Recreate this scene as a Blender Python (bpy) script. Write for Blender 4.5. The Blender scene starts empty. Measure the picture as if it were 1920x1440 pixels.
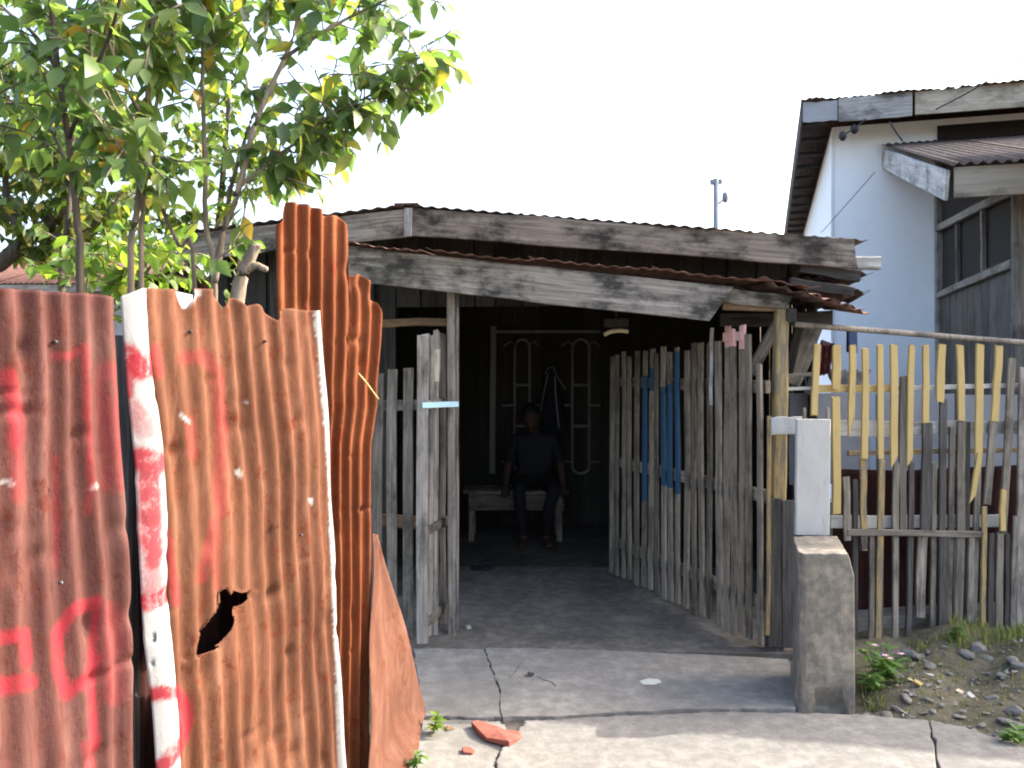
import bpy, bmesh, math, random
import numpy as np
from mathutils import Vector, Matrix, Euler
R = math.radians
random.seed(7); rng = np.random.default_rng(7)
scene = bpy.context.scene
COL = scene.collection

# ------------------------------------------------------------------ camera, sky, sun, exposure
F, CX, HY, EYE = 1600.0, 960.0, 690.0, 1.5      # focal length, centre column and horizon row of the 1920 px photograph, eye height
cam_d = bpy.data.cameras.new('camera'); cam = bpy.data.objects.new('camera', cam_d); COL.objects.link(cam)
cam_d.sensor_width = 36; cam_d.lens = 30; cam_d.shift_y = -30/1920
cam.location = (0, 0, EYE); cam.rotation_euler = (R(90), 0, 0)
cam_d.clip_start = 0.05; cam_d.clip_end = 2000
scene.camera = cam
scene.render.engine = 'CYCLES'; scene.cycles.filter_width = 2.0      # the compact camera's soft picture
SUN_EL = R(34.6); SUN_AZ = (0.951, 0.31)
world = bpy.data.worlds.new('World'); scene.world = world; world.use_nodes = True
wn = world.node_tree.nodes; wl = world.node_tree.links; wn.clear()
sky = wn.new('ShaderNodeTexSky'); sky.sky_type = 'NISHITA'; sky.sun_disc = False
sky.sun_elevation = SUN_EL; sky.sun_rotation = math.atan2(SUN_AZ[0], SUN_AZ[1])
sky.air_density = 1.0; sky.dust_density = 6.0; sky.ozone_density = 1.0
bg = wn.new('ShaderNodeBackground'); bg.inputs['Strength'].default_value = 0.15
wo = wn.new('ShaderNodeOutputWorld'); wl.new(sky.outputs[0], bg.inputs['Color']); wl.new(bg.outputs[0], wo.inputs['Surface'])
sd = bpy.data.lights.new('sun', 'SUN'); sd.energy = 2.0; sd.angle = R(0.5); sd.color = (1, 0.95, 0.86)
sun = bpy.data.objects.new('sun', sd); COL.objects.link(sun); sun.location = (8, 6, 9)
sdir = Vector((SUN_AZ[0]*math.cos(SUN_EL), SUN_AZ[1]*math.cos(SUN_EL), math.sin(SUN_EL)))
sun.rotation_euler = sdir.to_track_quat('Z', 'Y').to_euler()
vs = scene.view_settings; vs.view_transform = 'Standard'; vs.look = 'None'; vs.gamma = 1; vs.use_curve_mapping = False
vs.exposure = 2.5

# ------------------------------------------------------------------ helpers
def at(px, py, Y): return Vector(((px-CX)/F*Y, Y, EYE-(py-HY)/F*Y))
def G(px, py, z=0.0):
    Y = (EYE-z)*F/(py-HY); return Vector(((px-CX)/F*Y, Y, z))
def proj(v): return (CX+F*v[0]/v[1], HY-F*(v[2]-EYE)/v[1])
WM = {}
def link(o, parent=None, M=None):
    COL.objects.link(o); M = M if M is not None else Matrix.Identity(4)
    if parent is not None:
        o.parent = parent; o.matrix_parent_inverse = WM[parent.name].inverted()
    o.matrix_basis = M; WM[o.name] = M
    return o
def tag(o, label=None, cat=None, group=None, kind=None):
    if label: o['label'] = label
    if cat: o['category'] = cat
    if group: o['group'] = group
    if kind: o['kind'] = kind
    return o
def thing(name, loc, label, cat, group=None):
    e = bpy.data.objects.new(name, None); e.empty_display_size = 0.1
    link(e, None, Matrix.Translation(Vector(loc))); return tag(e, label, cat, group)
def mesh(name, verts, faces, mats, parent=None, M=None, smooth=False, mi=None, thick=0):
    me = bpy.data.meshes.new(name); me.from_pydata([tuple(v) for v in verts], [], faces); me.update()
    for m in (mats if isinstance(mats, (list, tuple)) else [mats]): me.materials.append(m)
    if mi is not None: me.polygons.foreach_set('material_index', mi)
    if smooth: me.polygons.foreach_set('use_smooth', [True]*len(me.polygons))
    o = bpy.data.objects.new(name, me); link(o, parent, M)
    if thick:
        md = o.modifiers.new('solid', 'SOLIDIFY'); md.thickness = thick; md.offset = -1
    return o
def frame(p, z, x):
    z = z.normalized(); y = z.cross(x).normalized(); x = y.cross(z).normalized()
    M = Matrix((x, y, z)).transposed().to_4x4(); M.translation = p; return M
def plank(name, p0, p1, w, t, mat, parent=None, wdir=(1,0,0), paint=(), warp=1.0, cut=0.0, ends=(0,0), taper=1.0, n=5, pm=()):
    """one board, its length along local z; paint = [(za, zb, slot)] along the length"""
    p0 = Vector(p0); p1 = Vector(p1); L = (p1-p0).length
    M = frame(p0, p1-p0, Vector(wdir))
    zs = sorted(set([0, L]+[L*i/n for i in range(1, n)]+[z for a, b, _ in paint for z in (a, b) if 0 < z < L]))
    V = []; Fc = []; mi = []; c = min(w, t)*0.13
    ox = oy = 0.0
    for k, z in enumerate(zs):
        f = z/L
        if 0 < k: ox += random.gauss(0, .0025)*warp; oy += random.gauss(0, .0025)*warp
        ww = w*(1+(taper-1)*f)*(1+random.uniform(-.05, .05)*warp)/2; tt = t/2
        for (sx, sy) in ((-1,-1),(1,-1),(1,1),(-1,1)):
            for q in ((0, 1) if sx*sy < 0 else (1, 0)) :
                pass
        ring = [(-ww+c,-tt),(ww-c,-tt),(ww,-tt+c),(ww,tt-c),(ww-c,tt),(-ww+c,tt),(-ww,tt-c),(-ww,-tt+c)]
        for (x, y) in ring:
            dz = 0
            if k == 0: dz = ends[0]*x/ww + random.uniform(-cut, cut)
            if k == len(zs)-1: dz = ends[1]*x/ww + random.uniform(-cut, cut)
            V.append((x+ox, y+oy, z+dz))
        if k:
            zm = (z+zs[k-1])/2; slot = 0
            for a, b, s in paint:
                if a <= zm <= b: slot = s
            for i in range(8):
                a = (k-1)*8+i; b = (k-1)*8+(i+1) % 8; Fc.append((a, b, b+8, a+8)); mi.append(slot)
    nv = len(V); Fc.append(tuple(range(7, -1, -1))); mi.append(mi[0]); Fc.append(tuple(range(nv-8, nv))); mi.append(mi[-2])
    return mesh(name, V, Fc, [mat]+list(pm), parent, M, mi=mi)
def tube_data(pts, rad, seg=8):
    pts = [Vector(p) for p in pts]; V = []; Fc = []
    up = Vector((0, 0, 1))
    for i, p in enumerate(pts):
        d = (pts[min(i+1, len(pts)-1)]-pts[max(i-1, 0)]).normalized()
        x = d.cross(up if abs(d.z) < .95 else Vector((1, 0, 0))).normalized(); y = d.cross(x).normalized()
        r = rad[i] if isinstance(rad, (list, tuple)) else rad
        for k in range(seg):
            a = 2*math.pi*k/seg; V.append(p+x*math.cos(a)*r+y*math.sin(a)*r)
    for i in range(len(pts)-1):
        for k in range(seg):
            a = i*seg+k; b = i*seg+(k+1) % seg; Fc.append((a, b, b+seg, a+seg))
    Fc.append(tuple(range(seg-1, -1, -1))); n = len(V); Fc.append(tuple(range(n-seg, n)))
    return V, Fc
def tube(name, pts, rad, mat, parent=None, seg=8):
    V, Fc = tube_data(pts, rad, seg); return mesh(name, V, Fc, mat, parent, smooth=True)
def merge(parts):
    V = []; Fc = []
    for v, f in parts:
        o = len(V); V += list(v); Fc += [tuple(i+o for i in q) for q in f]
    return V, Fc
def smooth_path(pts, k=4):
    pts = [Vector(p) for p in pts]; out = []
    for i in range(len(pts)-1):
        p0 = pts[max(i-1, 0)]; p1 = pts[i]; p2 = pts[i+1]; p3 = pts[min(i+2, len(pts)-1)]
        for j in range(k):
            t = j/k; out.append(.5*((2*p1)+(p2-p0)*t+(2*p0-5*p1+4*p2-p3)*t*t+(3*p1-p0-3*p2+p3)*t**3))
    out.append(pts[-1]); return out
def box_data(c, s, jit=0):
    x, y, z = c; a, b, d = (q/2 for q in s)
    V = [(x+i*a+random.uniform(-jit, jit), y+j*b+random.uniform(-jit, jit), z+k*d+random.uniform(-jit, jit)) for k in (-1, 1) for i, j in ((-1,-1),(1,-1),(1,1),(-1,1))]
    return V, [(3,2,1,0),(4,5,6,7),(0,1,5,4),(1,2,6,5),(2,3,7,6),(3,0,4,7)]
def bevel(o, w, seg=2):
    m = o.modifiers.new('bevel', 'BEVEL'); m.width = w; m.segments = seg; return o

# ------------------------------------------------------------------ materials
def newmat(name):
    m = bpy.data.materials.new(name); m.use_nodes = True; n = m.node_tree.nodes; l = m.node_tree.links; n.clear()
    out = n.new('ShaderNodeOutputMaterial'); b = n.new('ShaderNodeBsdfPrincipled'); l.new(b.outputs[0], out.inputs[0])
    b.inputs['Roughness'].default_value = .85; b.inputs['Specular IOR Level'].default_value = .25
    return m, n, l, b
def coords(n, l, scale=(1,1,1), rnd=True):
    tc = n.new('ShaderNodeTexCoord'); mp = n.new('ShaderNodeMapping'); mp.inputs['Scale'].default_value = scale
    if rnd:
        oi = n.new('ShaderNodeObjectInfo'); mu = n.new('ShaderNodeMath'); mu.operation = 'MULTIPLY'; mu.inputs[1].default_value = 37
        l.new(oi.outputs['Random'], mu.inputs[0]); ad = n.new('ShaderNodeVectorMath'); ad.operation = 'ADD'
        l.new(tc.outputs['Object'], ad.inputs[0]); l.new(mu.outputs[0], ad.inputs[1]); l.new(ad.outputs[0], mp.inputs['Vector'])
    else: l.new(tc.outputs['Object'], mp.inputs['Vector'])
    return mp.outputs[0]
def noise(n, l, vec, scale, det=6, rough=.6, dist=0):
    t = n.new('ShaderNodeTexNoise'); t.inputs['Scale'].default_value = scale; t.inputs['Detail'].default_value = det
    t.inputs['Roughness'].default_value = rough; t.inputs['Distortion'].default_value = dist; l.new(vec, t.inputs['Vector']); return t.outputs['Fac']
def ramp(n, l, fac, stops):
    r = n.new('ShaderNodeValToRGB'); e = r.color_ramp.elements
    while len(e) < len(stops): e.new(.5)
    for q, (p, c) in zip(e, stops): q.position = p; q.color = (*c, 1) if len(c) == 3 else c
    l.new(fac, r.inputs[0]); return r.outputs[0]
def sc(v): return (v, v, v)
def mix(n, l, fac, a, b, mode='MIX'):
    m = n.new('ShaderNodeMix'); m.data_type = 'RGBA'; m.blend_type = mode
    for inp, v in ((m.inputs[0], fac), (m.inputs[6], a), (m.inputs[7], b)):
        if isinstance(v, (int, float)): inp.default_value = v
        elif isinstance(v, tuple): inp.default_value = (*v, 1)
        else: l.new(v, inp)
    return m.outputs[2]
def bump(n, l, b, h, s=.5, d=.01):
    q = n.new('ShaderNodeBump'); q.inputs['Strength'].default_value = s; q.inputs['Distance'].default_value = d
    l.new(h, q.inputs['Height']); l.new(q.outputs[0], b.inputs['Normal'])
def wood(name, dark, light, stain=.6, grain=70, stainc=(.02,.02,.018)):
    m, n, l, b = newmat(name)
    v = coords(n, l, (1, 1, .05)); g = noise(n, l, v, grain, 8, .65, .6)
    c = ramp(n, l, g, [(.33, dark), (.5, tuple((x+y)/2 for x, y in zip(dark, light))), (.66, light)])
    v2 = coords(n, l, (1, 1, .55)); s = noise(n, l, v2, 5.5, 6, .68)
    c = mix(n, l, ramp(n, l, s, [(.47, sc(0)), (.62, sc(stain))]), c, stainc)
    oi = n.new('ShaderNodeObjectInfo'); tint = ramp(n, l, oi.outputs['Random'], [(0, (.62,.6,.58)), (.45, (1,.97,.92)), (1, (1.25,1.25,1.27))])
    c = mix(n, l, 1.0, c, tint, 'MULTIPLY')
    l.new(c, b.inputs['Base Color']); bump(n, l, b, g, .6, .004); return m
def painted(name, col, wear=.5, under=(.16,.14,.12), grime=.4):
    m, n, l, b = newmat(name)
    v = coords(n, l, (1, 1, .12)); g = noise(n, l, v, 55, 7, .7)
    v2 = coords(n, l, (1, 1, .5)); s = noise(n, l, v2, 9, 6, .7)
    c = mix(n, l, ramp(n, l, s, [(.3, sc(0)), (.8, sc(grime))]), col, tuple(q*.45 for q in col))
    c = mix(n, l, ramp(n, l, g, [(1-wear*.84, sc(0)), (1-wear*.84+.06, sc(1))]), c, under)
    l.new(c, b.inputs['Base Color']); b.inputs['Roughness'].default_value = .7; bump(n, l, b, g, .35, .002); return m
def plain(name, col, rough=.8, var=.3, scale=8, spec=.25, metal=0):
    m, n, l, b = newmat(name); v = coords(n, l); g = noise(n, l, v, scale, 6, .65)
    c = mix(n, l, ramp(n, l, g, [(.3, sc(0)), (.75, sc(1))]), tuple(q*(1-var) for q in col), tuple(min(1, q*(1+var*.6)) for q in col))
    l.new(c, b.inputs['Base Color']); b.inputs['Roughness'].default_value = rough; b.inputs['Specular IOR Level'].default_value = spec
    b.inputs['Metallic'].default_value = metal; bump(n, l, b, g, .25, .004); return m
def rust(name, a, b2, c3, bare=(.29,.29,.285), paint=(.22,.019,.027), streak=.5):
    """oxidised iron sheet; the mesh attributes 'paint' and 'bare' carry sprayed strokes and unrusted zinc"""
    m, n, l, b = newmat(name); v = coords(n, l, (1, 1, .28), False); v1 = coords(n, l, (1, 1, .8), False)
    g = noise(n, l, v, 11, 8, .7, .4); f = noise(n, l, v1, 60, 6, .7); big = noise(n, l, v1, 3.0, 5, .6)
    c = ramp(n, l, g, [(.3, a), (.5, b2), (.7, c3)])
    c = mix(n, l, ramp(n, l, big, [(.45, sc(0)), (.72, sc(.7))]), c, tuple(q*.62 for q in b2))
    c = mix(n, l, ramp(n, l, f, [(.6, sc(0)), (.76, sc(.55))]), c, (.07,.03,.02))
    vs_ = coords(n, l, (1, 1, .035), False); st = noise(n, l, vs_, 34, 6, .72)
    c = mix(n, l, ramp(n, l, st, [(.47, sc(0)), (.63, sc(.8*streak))]), c, tuple(q*.42 for q in b2))
    c = mix(n, l, ramp(n, l, st, [(.3, sc(.6*streak)), (.42, sc(0))]), c, tuple(min(1, q*1.5) for q in c3))
    sp = noise(n, l, v1, 17, 9, .8, .3); c = mix(n, l, ramp(n, l, sp, [(.54, sc(0)), (.62, sc(.85))]), c, (b2[0]*.75, b2[1]*.42, b2[2]*.3))
    ab = n.new('ShaderNodeAttribute'); ab.attribute_name = 'bare'
    bc = mix(n, l, ramp(n, l, g, [(.4, sc(0)), (.8, sc(.6))]), bare, tuple(q*.72 for q in bare))
    c = mix(n, l, ab.outputs['Fac'], c, bc)
    ap = n.new('ShaderNodeAttribute'); ap.attribute_name = 'paint'
    wear = ramp(n, l, noise(n, l, v1, 26, 6, .75), [(.3, sc(.3)), (.5, sc(1))])
    mu = n.new('ShaderNodeMath'); mu.operation = 'MULTIPLY'; l.new(ap.outputs['Fac'], mu.inputs[0]); l.new(wear, mu.inputs[1])
    c = mix(n, l, mu.outputs[0], c, paint)
    l.new(c, b.inputs['Base Color']); b.inputs['Roughness'].default_value = .85; b.inputs['Specular IOR Level'].default_value = .12
    ad = n.new('ShaderNodeMath'); ad.operation = 'ADD'; l.new(f, ad.inputs[0]); l.new(sp, ad.inputs[1]); bump(n, l, b, ad.outputs[0], .5, .004); return m
def concrete(name, light, dark, sca=1.0, speck=.5, world_co=True):
    m, n, l, b = newmat(name); v = coords(n, l, (1,1,1), not world_co)
    big = noise(n, l, v, 1.6*sca, 7, .68, .3); mid = noise(n, l, v, 9*sca, 7, .7); fine = noise(n, l, v, 120, 4, .7)
    c = ramp(n, l, big, [(.32, dark), (.62, light)])
    c = mix(n, l, ramp(n, l, mid, [(.42, sc(.55)), (.62, sc(0))]), c, tuple(q*.62 for q in dark))
    c = mix(n, l, ramp(n, l, fine, [(.55, sc(0)), (.75, sc(speck))]), c, tuple(q*.5 for q in light))
    l.new(c, b.inputs['Base Color']); b.inputs['Roughness'].default_value = .92
    ad = n.new('ShaderNodeMath'); ad.operation = 'ADD'; l.new(mid, ad.inputs[0]); l.new(fine, ad.inputs[1]); bump(n, l, b, ad.outputs[0], .45, .006); return m
def leafmat(name, cols, trans=.45, rough=.42, tint=(1.0,1.05,.45)):
    m, n, l, b = newmat(name)
    oi = n.new('ShaderNodeObjectInfo'); ge = n.new('ShaderNodeNewGeometry'); ad = n.new('ShaderNodeMath'); ad.operation = 'ADD'
    l.new(oi.outputs['Random'], ad.inputs[0]); l.new(ge.outputs['Random Per Island'], ad.inputs[1])
    fr = n.new('ShaderNodeMath'); fr.operation = 'FRACT'; l.new(ad.outputs[0], fr.inputs[0])
    c = ramp(n, l, fr.outputs[0], cols)
    v = coords(n, l); c = mix(n, l, ramp(n, l, noise(n, l, v, 40, 3), [(.35, sc(0)), (.7, sc(.3))]), c, (.08,.1,.02))
    l.new(c, b.inputs['Base Color']); b.inputs['Roughness'].default_value = rough; b.inputs['Specular IOR Level'].default_value = .45
    tr = n.new('ShaderNodeBsdfTranslucent'); l.new(mix(n, l, 1.0, c, tuple(2.2*q for q in tint), 'MULTIPLY'), tr.inputs['Color'])
    ms = n.new('ShaderNodeMixShader'); ms.inputs[0].default_value = trans
    out = [q for q in n if q.type == 'OUTPUT_MATERIAL'][0]; l.new(b.outputs[0], ms.inputs[1]); l.new(tr.outputs[0], ms.inputs[2]); l.new(ms.outputs[0], out.inputs[0]); return m

M = dict(
 fascia=wood('weathered_fascia', (.1,.086,.072), (.33,.29,.248), .9, 45),
 fasciap=wood('pale_weathered_fascia', (.3,.3,.29), (.55,.55,.54), .55, 55),
 fasciab=wood('beige_fascia', (.34,.3,.24), (.52,.47,.38), .5, 50),
 grey=wood('grey_slat_wood', (.125,.11,.094), (.31,.28,.245), .6),
 gate=wood('gate_slat_wood', (.1,.083,.066), (.27,.23,.182), .55),
 brown=wood('brown_wood', (.14,.085,.05), (.3,.19,.11), .4),
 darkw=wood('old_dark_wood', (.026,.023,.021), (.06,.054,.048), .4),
 pickg=wood('picket_grey_wood', (.1,.088,.072), (.25,.225,.19), .65), porchw=wood('porch_board_wood', (.055,.046,.04), (.14,.12,.105), .5),
 black=wood('blackish_wood', (.03,.027,.025), (.09,.085,.08), .4),  # near-black wood tone for dark boards, studs and rafters
 yellow=painted('yellow_paint', (.46,.335,.135), .5, (.3,.24,.15), .35),
 yellowd=painted('dirty_yellow_paint', (.34,.245,.105), .62, (.17,.14,.1), .6),
 white=painted('white_paint', (.47,.455,.42), .5, (.33,.31,.26), .45),
 blue=painted('blue_paint', (.03,.08,.14), .46, (.17,.17,.17), .35),
 pink=painted('pink_paint', (.68,.4,.37), .34, (.35,.26,.22), .25),
 cyan=plain('pale_blue_strap', (.42,.64,.72), .5, .12),
 rust1=rust('rusty_iron_dull_red', (.046,.018,.015), (.085,.034,.028), (.125,.06,.051)),
 rust2=rust('rusty_iron_brown', (.06,.023,.012), (.118,.048,.026), (.165,.08,.048)),
 rust3=rust('rusty_iron_orange', (.078,.022,.009), (.145,.042,.015), (.21,.07,.028)),
 awnrust=rust('dull_brown_awning_iron', (.07,.052,.042), (.115,.086,.07), (.165,.13,.108)),
 rustf=rust('rusty_flat_iron', (.075,.03,.019), (.12,.052,.033), (.165,.085,.06), streak=0),
 rustr=rust('rusty_roof_iron', (.13,.08,.06), (.24,.14,.11), (.38,.24,.2)),
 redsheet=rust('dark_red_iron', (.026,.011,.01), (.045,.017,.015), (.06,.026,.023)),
 redroof=rust('distant_red_roof', (.07,.034,.03), (.1,.052,.045), (.13,.075,.065)),
 brownroof=rust('brown_underside_iron', (.1,.075,.065), (.15,.11,.095), (.19,.14,.12)),
 wall=painted('white_plaster', (.92,.92,.93), .36, (.55,.55,.55), .14),
 greywall=plain('grey_board', (.3,.31,.33), .9, .2, 3),
 screen=plain('brown_mesh_screen', (.03,.023,.019), .9, .3, 40),
 conc=concrete('driveway_concrete', (.42,.4,.36), (.27,.255,.235)),
 conc2=concrete('apron_concrete', (.275,.257,.228), (.185,.174,.156), 1.3),
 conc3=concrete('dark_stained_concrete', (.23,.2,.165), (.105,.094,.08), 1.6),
 pav=concrete('pavement_concrete', (.25,.236,.21), (.17,.162,.146), 1.8, .6),
 pave_dark=concrete('grey_pavement_concrete', (.235,.222,.2), (.16,.152,.138), 1.8, .6),
 post=concrete('stained_post_concrete', (.31,.265,.2), (.125,.118,.105), 2.2),
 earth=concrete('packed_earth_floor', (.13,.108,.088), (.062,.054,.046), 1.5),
 dirt=concrete('dirt_ground', (.15,.128,.088), (.06,.058,.034), 3.5, .7),
 stone=concrete('pale_stone', (.28,.265,.24), (.14,.132,.118), 8, .3, False),
 brick=plain('broken_red_tile', (.26,.085,.06), .85, .3, 20),
 iron=plain('grey_painted_iron', (.22,.21,.2), .6, .15, 20),
 bark=wood('grey_brown_bark', (.11,.085,.065), (.33,.27,.21), .4, 30, (.05,.04,.03)),
 barkd=wood('dark_bark', (.05,.04,.032), (.13,.105,.08), .3, 30),
 wire=plain('black_wire', (.03,.03,.035), .5, .1), pole=plain('grey_utility_pole', (.2,.22,.24), .8, .2),
 shirt=plain('grey_blue_shirt', (.017,.018,.022), .9, .2, 30), pants=plain('dark_trousers', (.011,.011,.012), .9, .2, 30),
 skin=plain('skin', (.05,.027,.018), .7, .1, 20), hair=plain('black_hair', (.012,.011,.01), .6, .2, 60), eye=plain('eye_white', (.09,.08,.075), .3, .05),
 cloth=plain('dark_navy_cloth', (.02,.022,.03), .9, .3, 25), trim=plain('pale_trim', (.24,.24,.24), .8, .1), cream=plain('cream_plastic', (.65,.55,.38), .6, .1),
 grass=leafmat('grass_blade', [(0, (.09,.13,.03)), (.6, (.16,.19,.05)), (1, (.28,.26,.1))], .3, .6),
 leafA=leafmat('broad_leaf', [(0, (.06,.1,.045)), (.35, (.09,.145,.055)), (.7, (.135,.19,.065)), (.92, (.2,.24,.07)), (.975, (.34,.29,.06)), (1, (.38,.2,.04))], .5, .36, (.9,1.0,.5)),
 leafB=leafmat('bright_leaf', [(0, (.07,.13,.025)), (.5, (.13,.21,.04)), (.85, (.22,.3,.06)), (1, (.38,.36,.08))], .5),
 leafC=leafmat('small_far_leaf', [(0, (.035,.07,.02)), (.5, (.075,.12,.03)), (.85, (.15,.19,.045)), (1, (.33,.25,.06))], .4),
 weed=leafmat('weed_leaf', [(0, (.06,.13,.03)), (.6, (.1,.19,.045)), (1, (.16,.25,.06))], .3),
 petal=plain('pink_white_petal', (.75,.45,.5), .7, .4, 60), paper=plain('white_litter', (.5,.49,.43), .8, .1), blueplastic=plain('blue_plastic', (.05,.08,.17), .5, .1), redcloth=plain('red_cloth', (.11,.03,.03), .9, .3),
)

# ------------------------------------------------------------------ ground, slabs
def ground_sheet():
    n = 60; V = []; Fc = []
    gx = np.sign(np.linspace(-1, 1, n+1))*np.abs(np.linspace(-1, 1, n+1))**3*600
    gy = np.sign(np.linspace(-1, 1, n+1))*np.abs(np.linspace(-1, 1, n+1))**3*600+4
    for y in gy:
        for x in gx: V.append((x, y, -.05))
    for j in range(n):
        for i in range(n): a = j*(n+1)+i; Fc.append((a, a+1, a+n+2, a+n+1))
    return tag(mesh('ground', V, Fc, M['dirt']), kind='structure')
ground_sheet()
def slab(name, poly, z0, z1, mat, parent=None, sub=7, jit=.008):
    """a concrete piece with a slightly broken edge; poly = ground points"""
    pts = []
    for i, p in enumerate(poly):
        q = poly[(i+1) % len(poly)]
        for k in range(sub):
            t = k/sub; w = 0 if k == 0 else 1
            pts.append(Vector((p[0]*(1-t)+q[0]*t+random.uniform(-jit, jit)*w, p[1]*(1-t)+q[1]*t+random.uniform(-jit, jit)*w, 0)))
    n = len(pts); V = [(p.x, p.y, z0) for p in pts]+[(p.x, p.y, z1) for p in pts]
    area = sum(pts[i].x*pts[(i+1) % n].y-pts[(i+1) % n].x*pts[i].y for i in range(n))
    Fc = [(i, (i+1) % n, n+(i+1) % n, n+i) for i in range(n)]+[tuple(range(n, 2*n)), tuple(range(n-1, -1, -1))]
    if area < 0: Fc = [tuple(reversed(f)) for f in Fc]
    o = mesh(name, V, Fc, mat, parent); bevel(o, .006, 2); return o
def gp(*pts, z=0): return [G(x, y, z) for x, y in pts]
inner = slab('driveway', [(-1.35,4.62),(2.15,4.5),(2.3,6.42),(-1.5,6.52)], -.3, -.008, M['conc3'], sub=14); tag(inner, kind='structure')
apron = slab('apron_slab', gp((775,1216),(909,1216),(916.5,1240),(935.5,1290),(941.5,1345),(790,1342)), -.3, .002, M['conc2'], sub=9); tag(apron, kind='structure')
# right apron piece with a hole broken through it
ap2 = slab('apron_slab', gp((910,1217),(1000,1217),(1140,1222),(1300,1228),(1478,1238),(1492,1332),(1340,1330),(1200,1336),(1060,1344),(943,1347),(937,1290),(918,1240)), -.3, .006, M['conc2'], sub=6); tag(ap2, kind='structure')
def cutter(o, pts, depth):
    c = [p for p in pts]; V = [(p.x, p.y, -depth) for p in c]+[(p.x, p.y, .1) for p in c]; n = len(c)
    Fc = [(i, (i+1) % n, n+(i+1) % n, n+i) for i in range(n)]+[tuple(range(n, 2*n)), tuple(range(n-1, -1, -1))]
    me = bpy.data.meshes.new('c'); me.from_pydata(V, [], Fc); bm = bmesh.new(); bm.from_mesh(me); bmesh.ops.recalc_face_normals(bm, faces=bm.faces); bm.to_mesh(me); bm.free()
    co = bpy.data.objects.new('cutter_tmp', me); COL.objects.link(co)
    for m in list(o.modifiers): o.modifiers.remove(m)
    md = o.modifiers.new('b', 'BOOLEAN'); md.object = co; md.operation = 'DIFFERENCE'; md.solver = 'EXACT'
    dg = bpy.context.evaluated_depsgraph_get(); nm = bpy.data.meshes.new_from_object(o.evaluated_get(dg))
    o.modifiers.clear(); o.data = nm; bpy.data.objects.remove(co)
cutter(ap2, gp((978,1266),(990,1261),(1003,1264),(999,1271),(983,1273)), .12)
def crackpoly(px, w):
    L = [G(*p) for p in px]; out = []
    for i, p in enumerate(L):
        t = (L[min(i+1, len(L)-1)]-L[max(i-1, 0)]).normalized(); nn = Vector((-t.y, t.x, 0)); ww = w*(0.15 if i in (0, len(L)-1) else random.uniform(.6, 1.3))
        out.append((p+nn*ww, p-nn*ww))
    return [a for a, b in out]+[b for a, b in reversed(out)]
cutter(ap2, crackpoly([(1002,1268),(1018,1277),(1034,1281),(1042,1289),(1056,1288)], .006), .05)
cutter(ap2, crackpoly([(1024,1266),(1036,1252),(1052,1243),(1062,1240)], .003), .04)
cutter(ap2, crackpoly([(940,1280),(952,1275),(966,1262),(980,1240)], .003), .04)
tag(slab('pavement', gp((790,1347),(900,1348),(938,1350),(950,1366),(946,1388),(932,1410),(926,1440),(915,1560),(640,1560)), -.3, -.006, M['pav'], sub=9), kind='structure')
pv2 = slab('pavement', gp((986,1351),(1060,1349),(1200,1341),(1340,1336),(1500,1338),(1605,1340),(1740,1351),(1752,1400),(1775,1560),(921,1560),(931,1440),(937,1410),(955,1388),(972,1368)), -.3, .004, M['pav'], sub=7); tag(pv2, kind='structure')
tag(slab('pavement', gp((1743,1351),(1810,1362),(1890,1391),(1990,1425),(2120,1560),(1777,1560),(1755,1400)), -.3, 0, M['pave_dark'], sub=7), kind='structure')
tag(slab('pavement', [(-3.2,2.7),(3.4,2.7),(3.6,-3),(-3.4,-3)], -.3, -.004, M['pav'], sub=12), kind='structure')
tag(slab('joint_fill', gp((772,1213),(1300,1222),(1490,1236),(1510,1336),(1740,1347),(1890,1388),(1990,1424),(2120,1560),(640,1560)), -.3, -.016, M['earth'], sub=3), kind='structure')
# bumpy dirt bank right of the post
def dirt_bank():
    n = 44; V = []; Fc = []
    for j in range(n+1):
        for i in range(n+1):
            x = 1.35+i/n*2.9; y = 3.25+j/n*2.0
            e = min(1, max(0, (x-1.5)/.2))*min(1, max(0, (y-(3.72-.22*(x-1.5)))/.25))
            z = -.055+e*(.06+.025*math.sin(x*5+y*3)+.02*math.sin(x*13-y*9)+random.uniform(-.012, .012)+.03*(x-1.5)*.5)
            V.append((x, y, z))
    for j in range(n):
        for i in range(n): a = j*(n+1)+i; Fc.append((a, a+1, a+n+2, a+n+1))
    return tag(mesh('dirt_bank', V, Fc, M['dirt'], smooth=True), kind='structure')
bank = dirt_bank()
def bank_z(x, y):
    e = min(1, max(0, (x-1.5)/.2))*min(1, max(0, (y-(3.72-.22*(x-1.5)))/.25))
    return -.055+e*(.06+.025*math.sin(x*5+y*3)+.02*math.sin(x*13-y*9)+.03*(x-1.5)*.5)
floor = tag(slab('earth_floor', [(-1.7,6.5),(2.6,6.4),(2.9,8.9),(-1.5,9.1)], -.3, -.035, M['earth'], sub=10), kind='structure')

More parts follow.
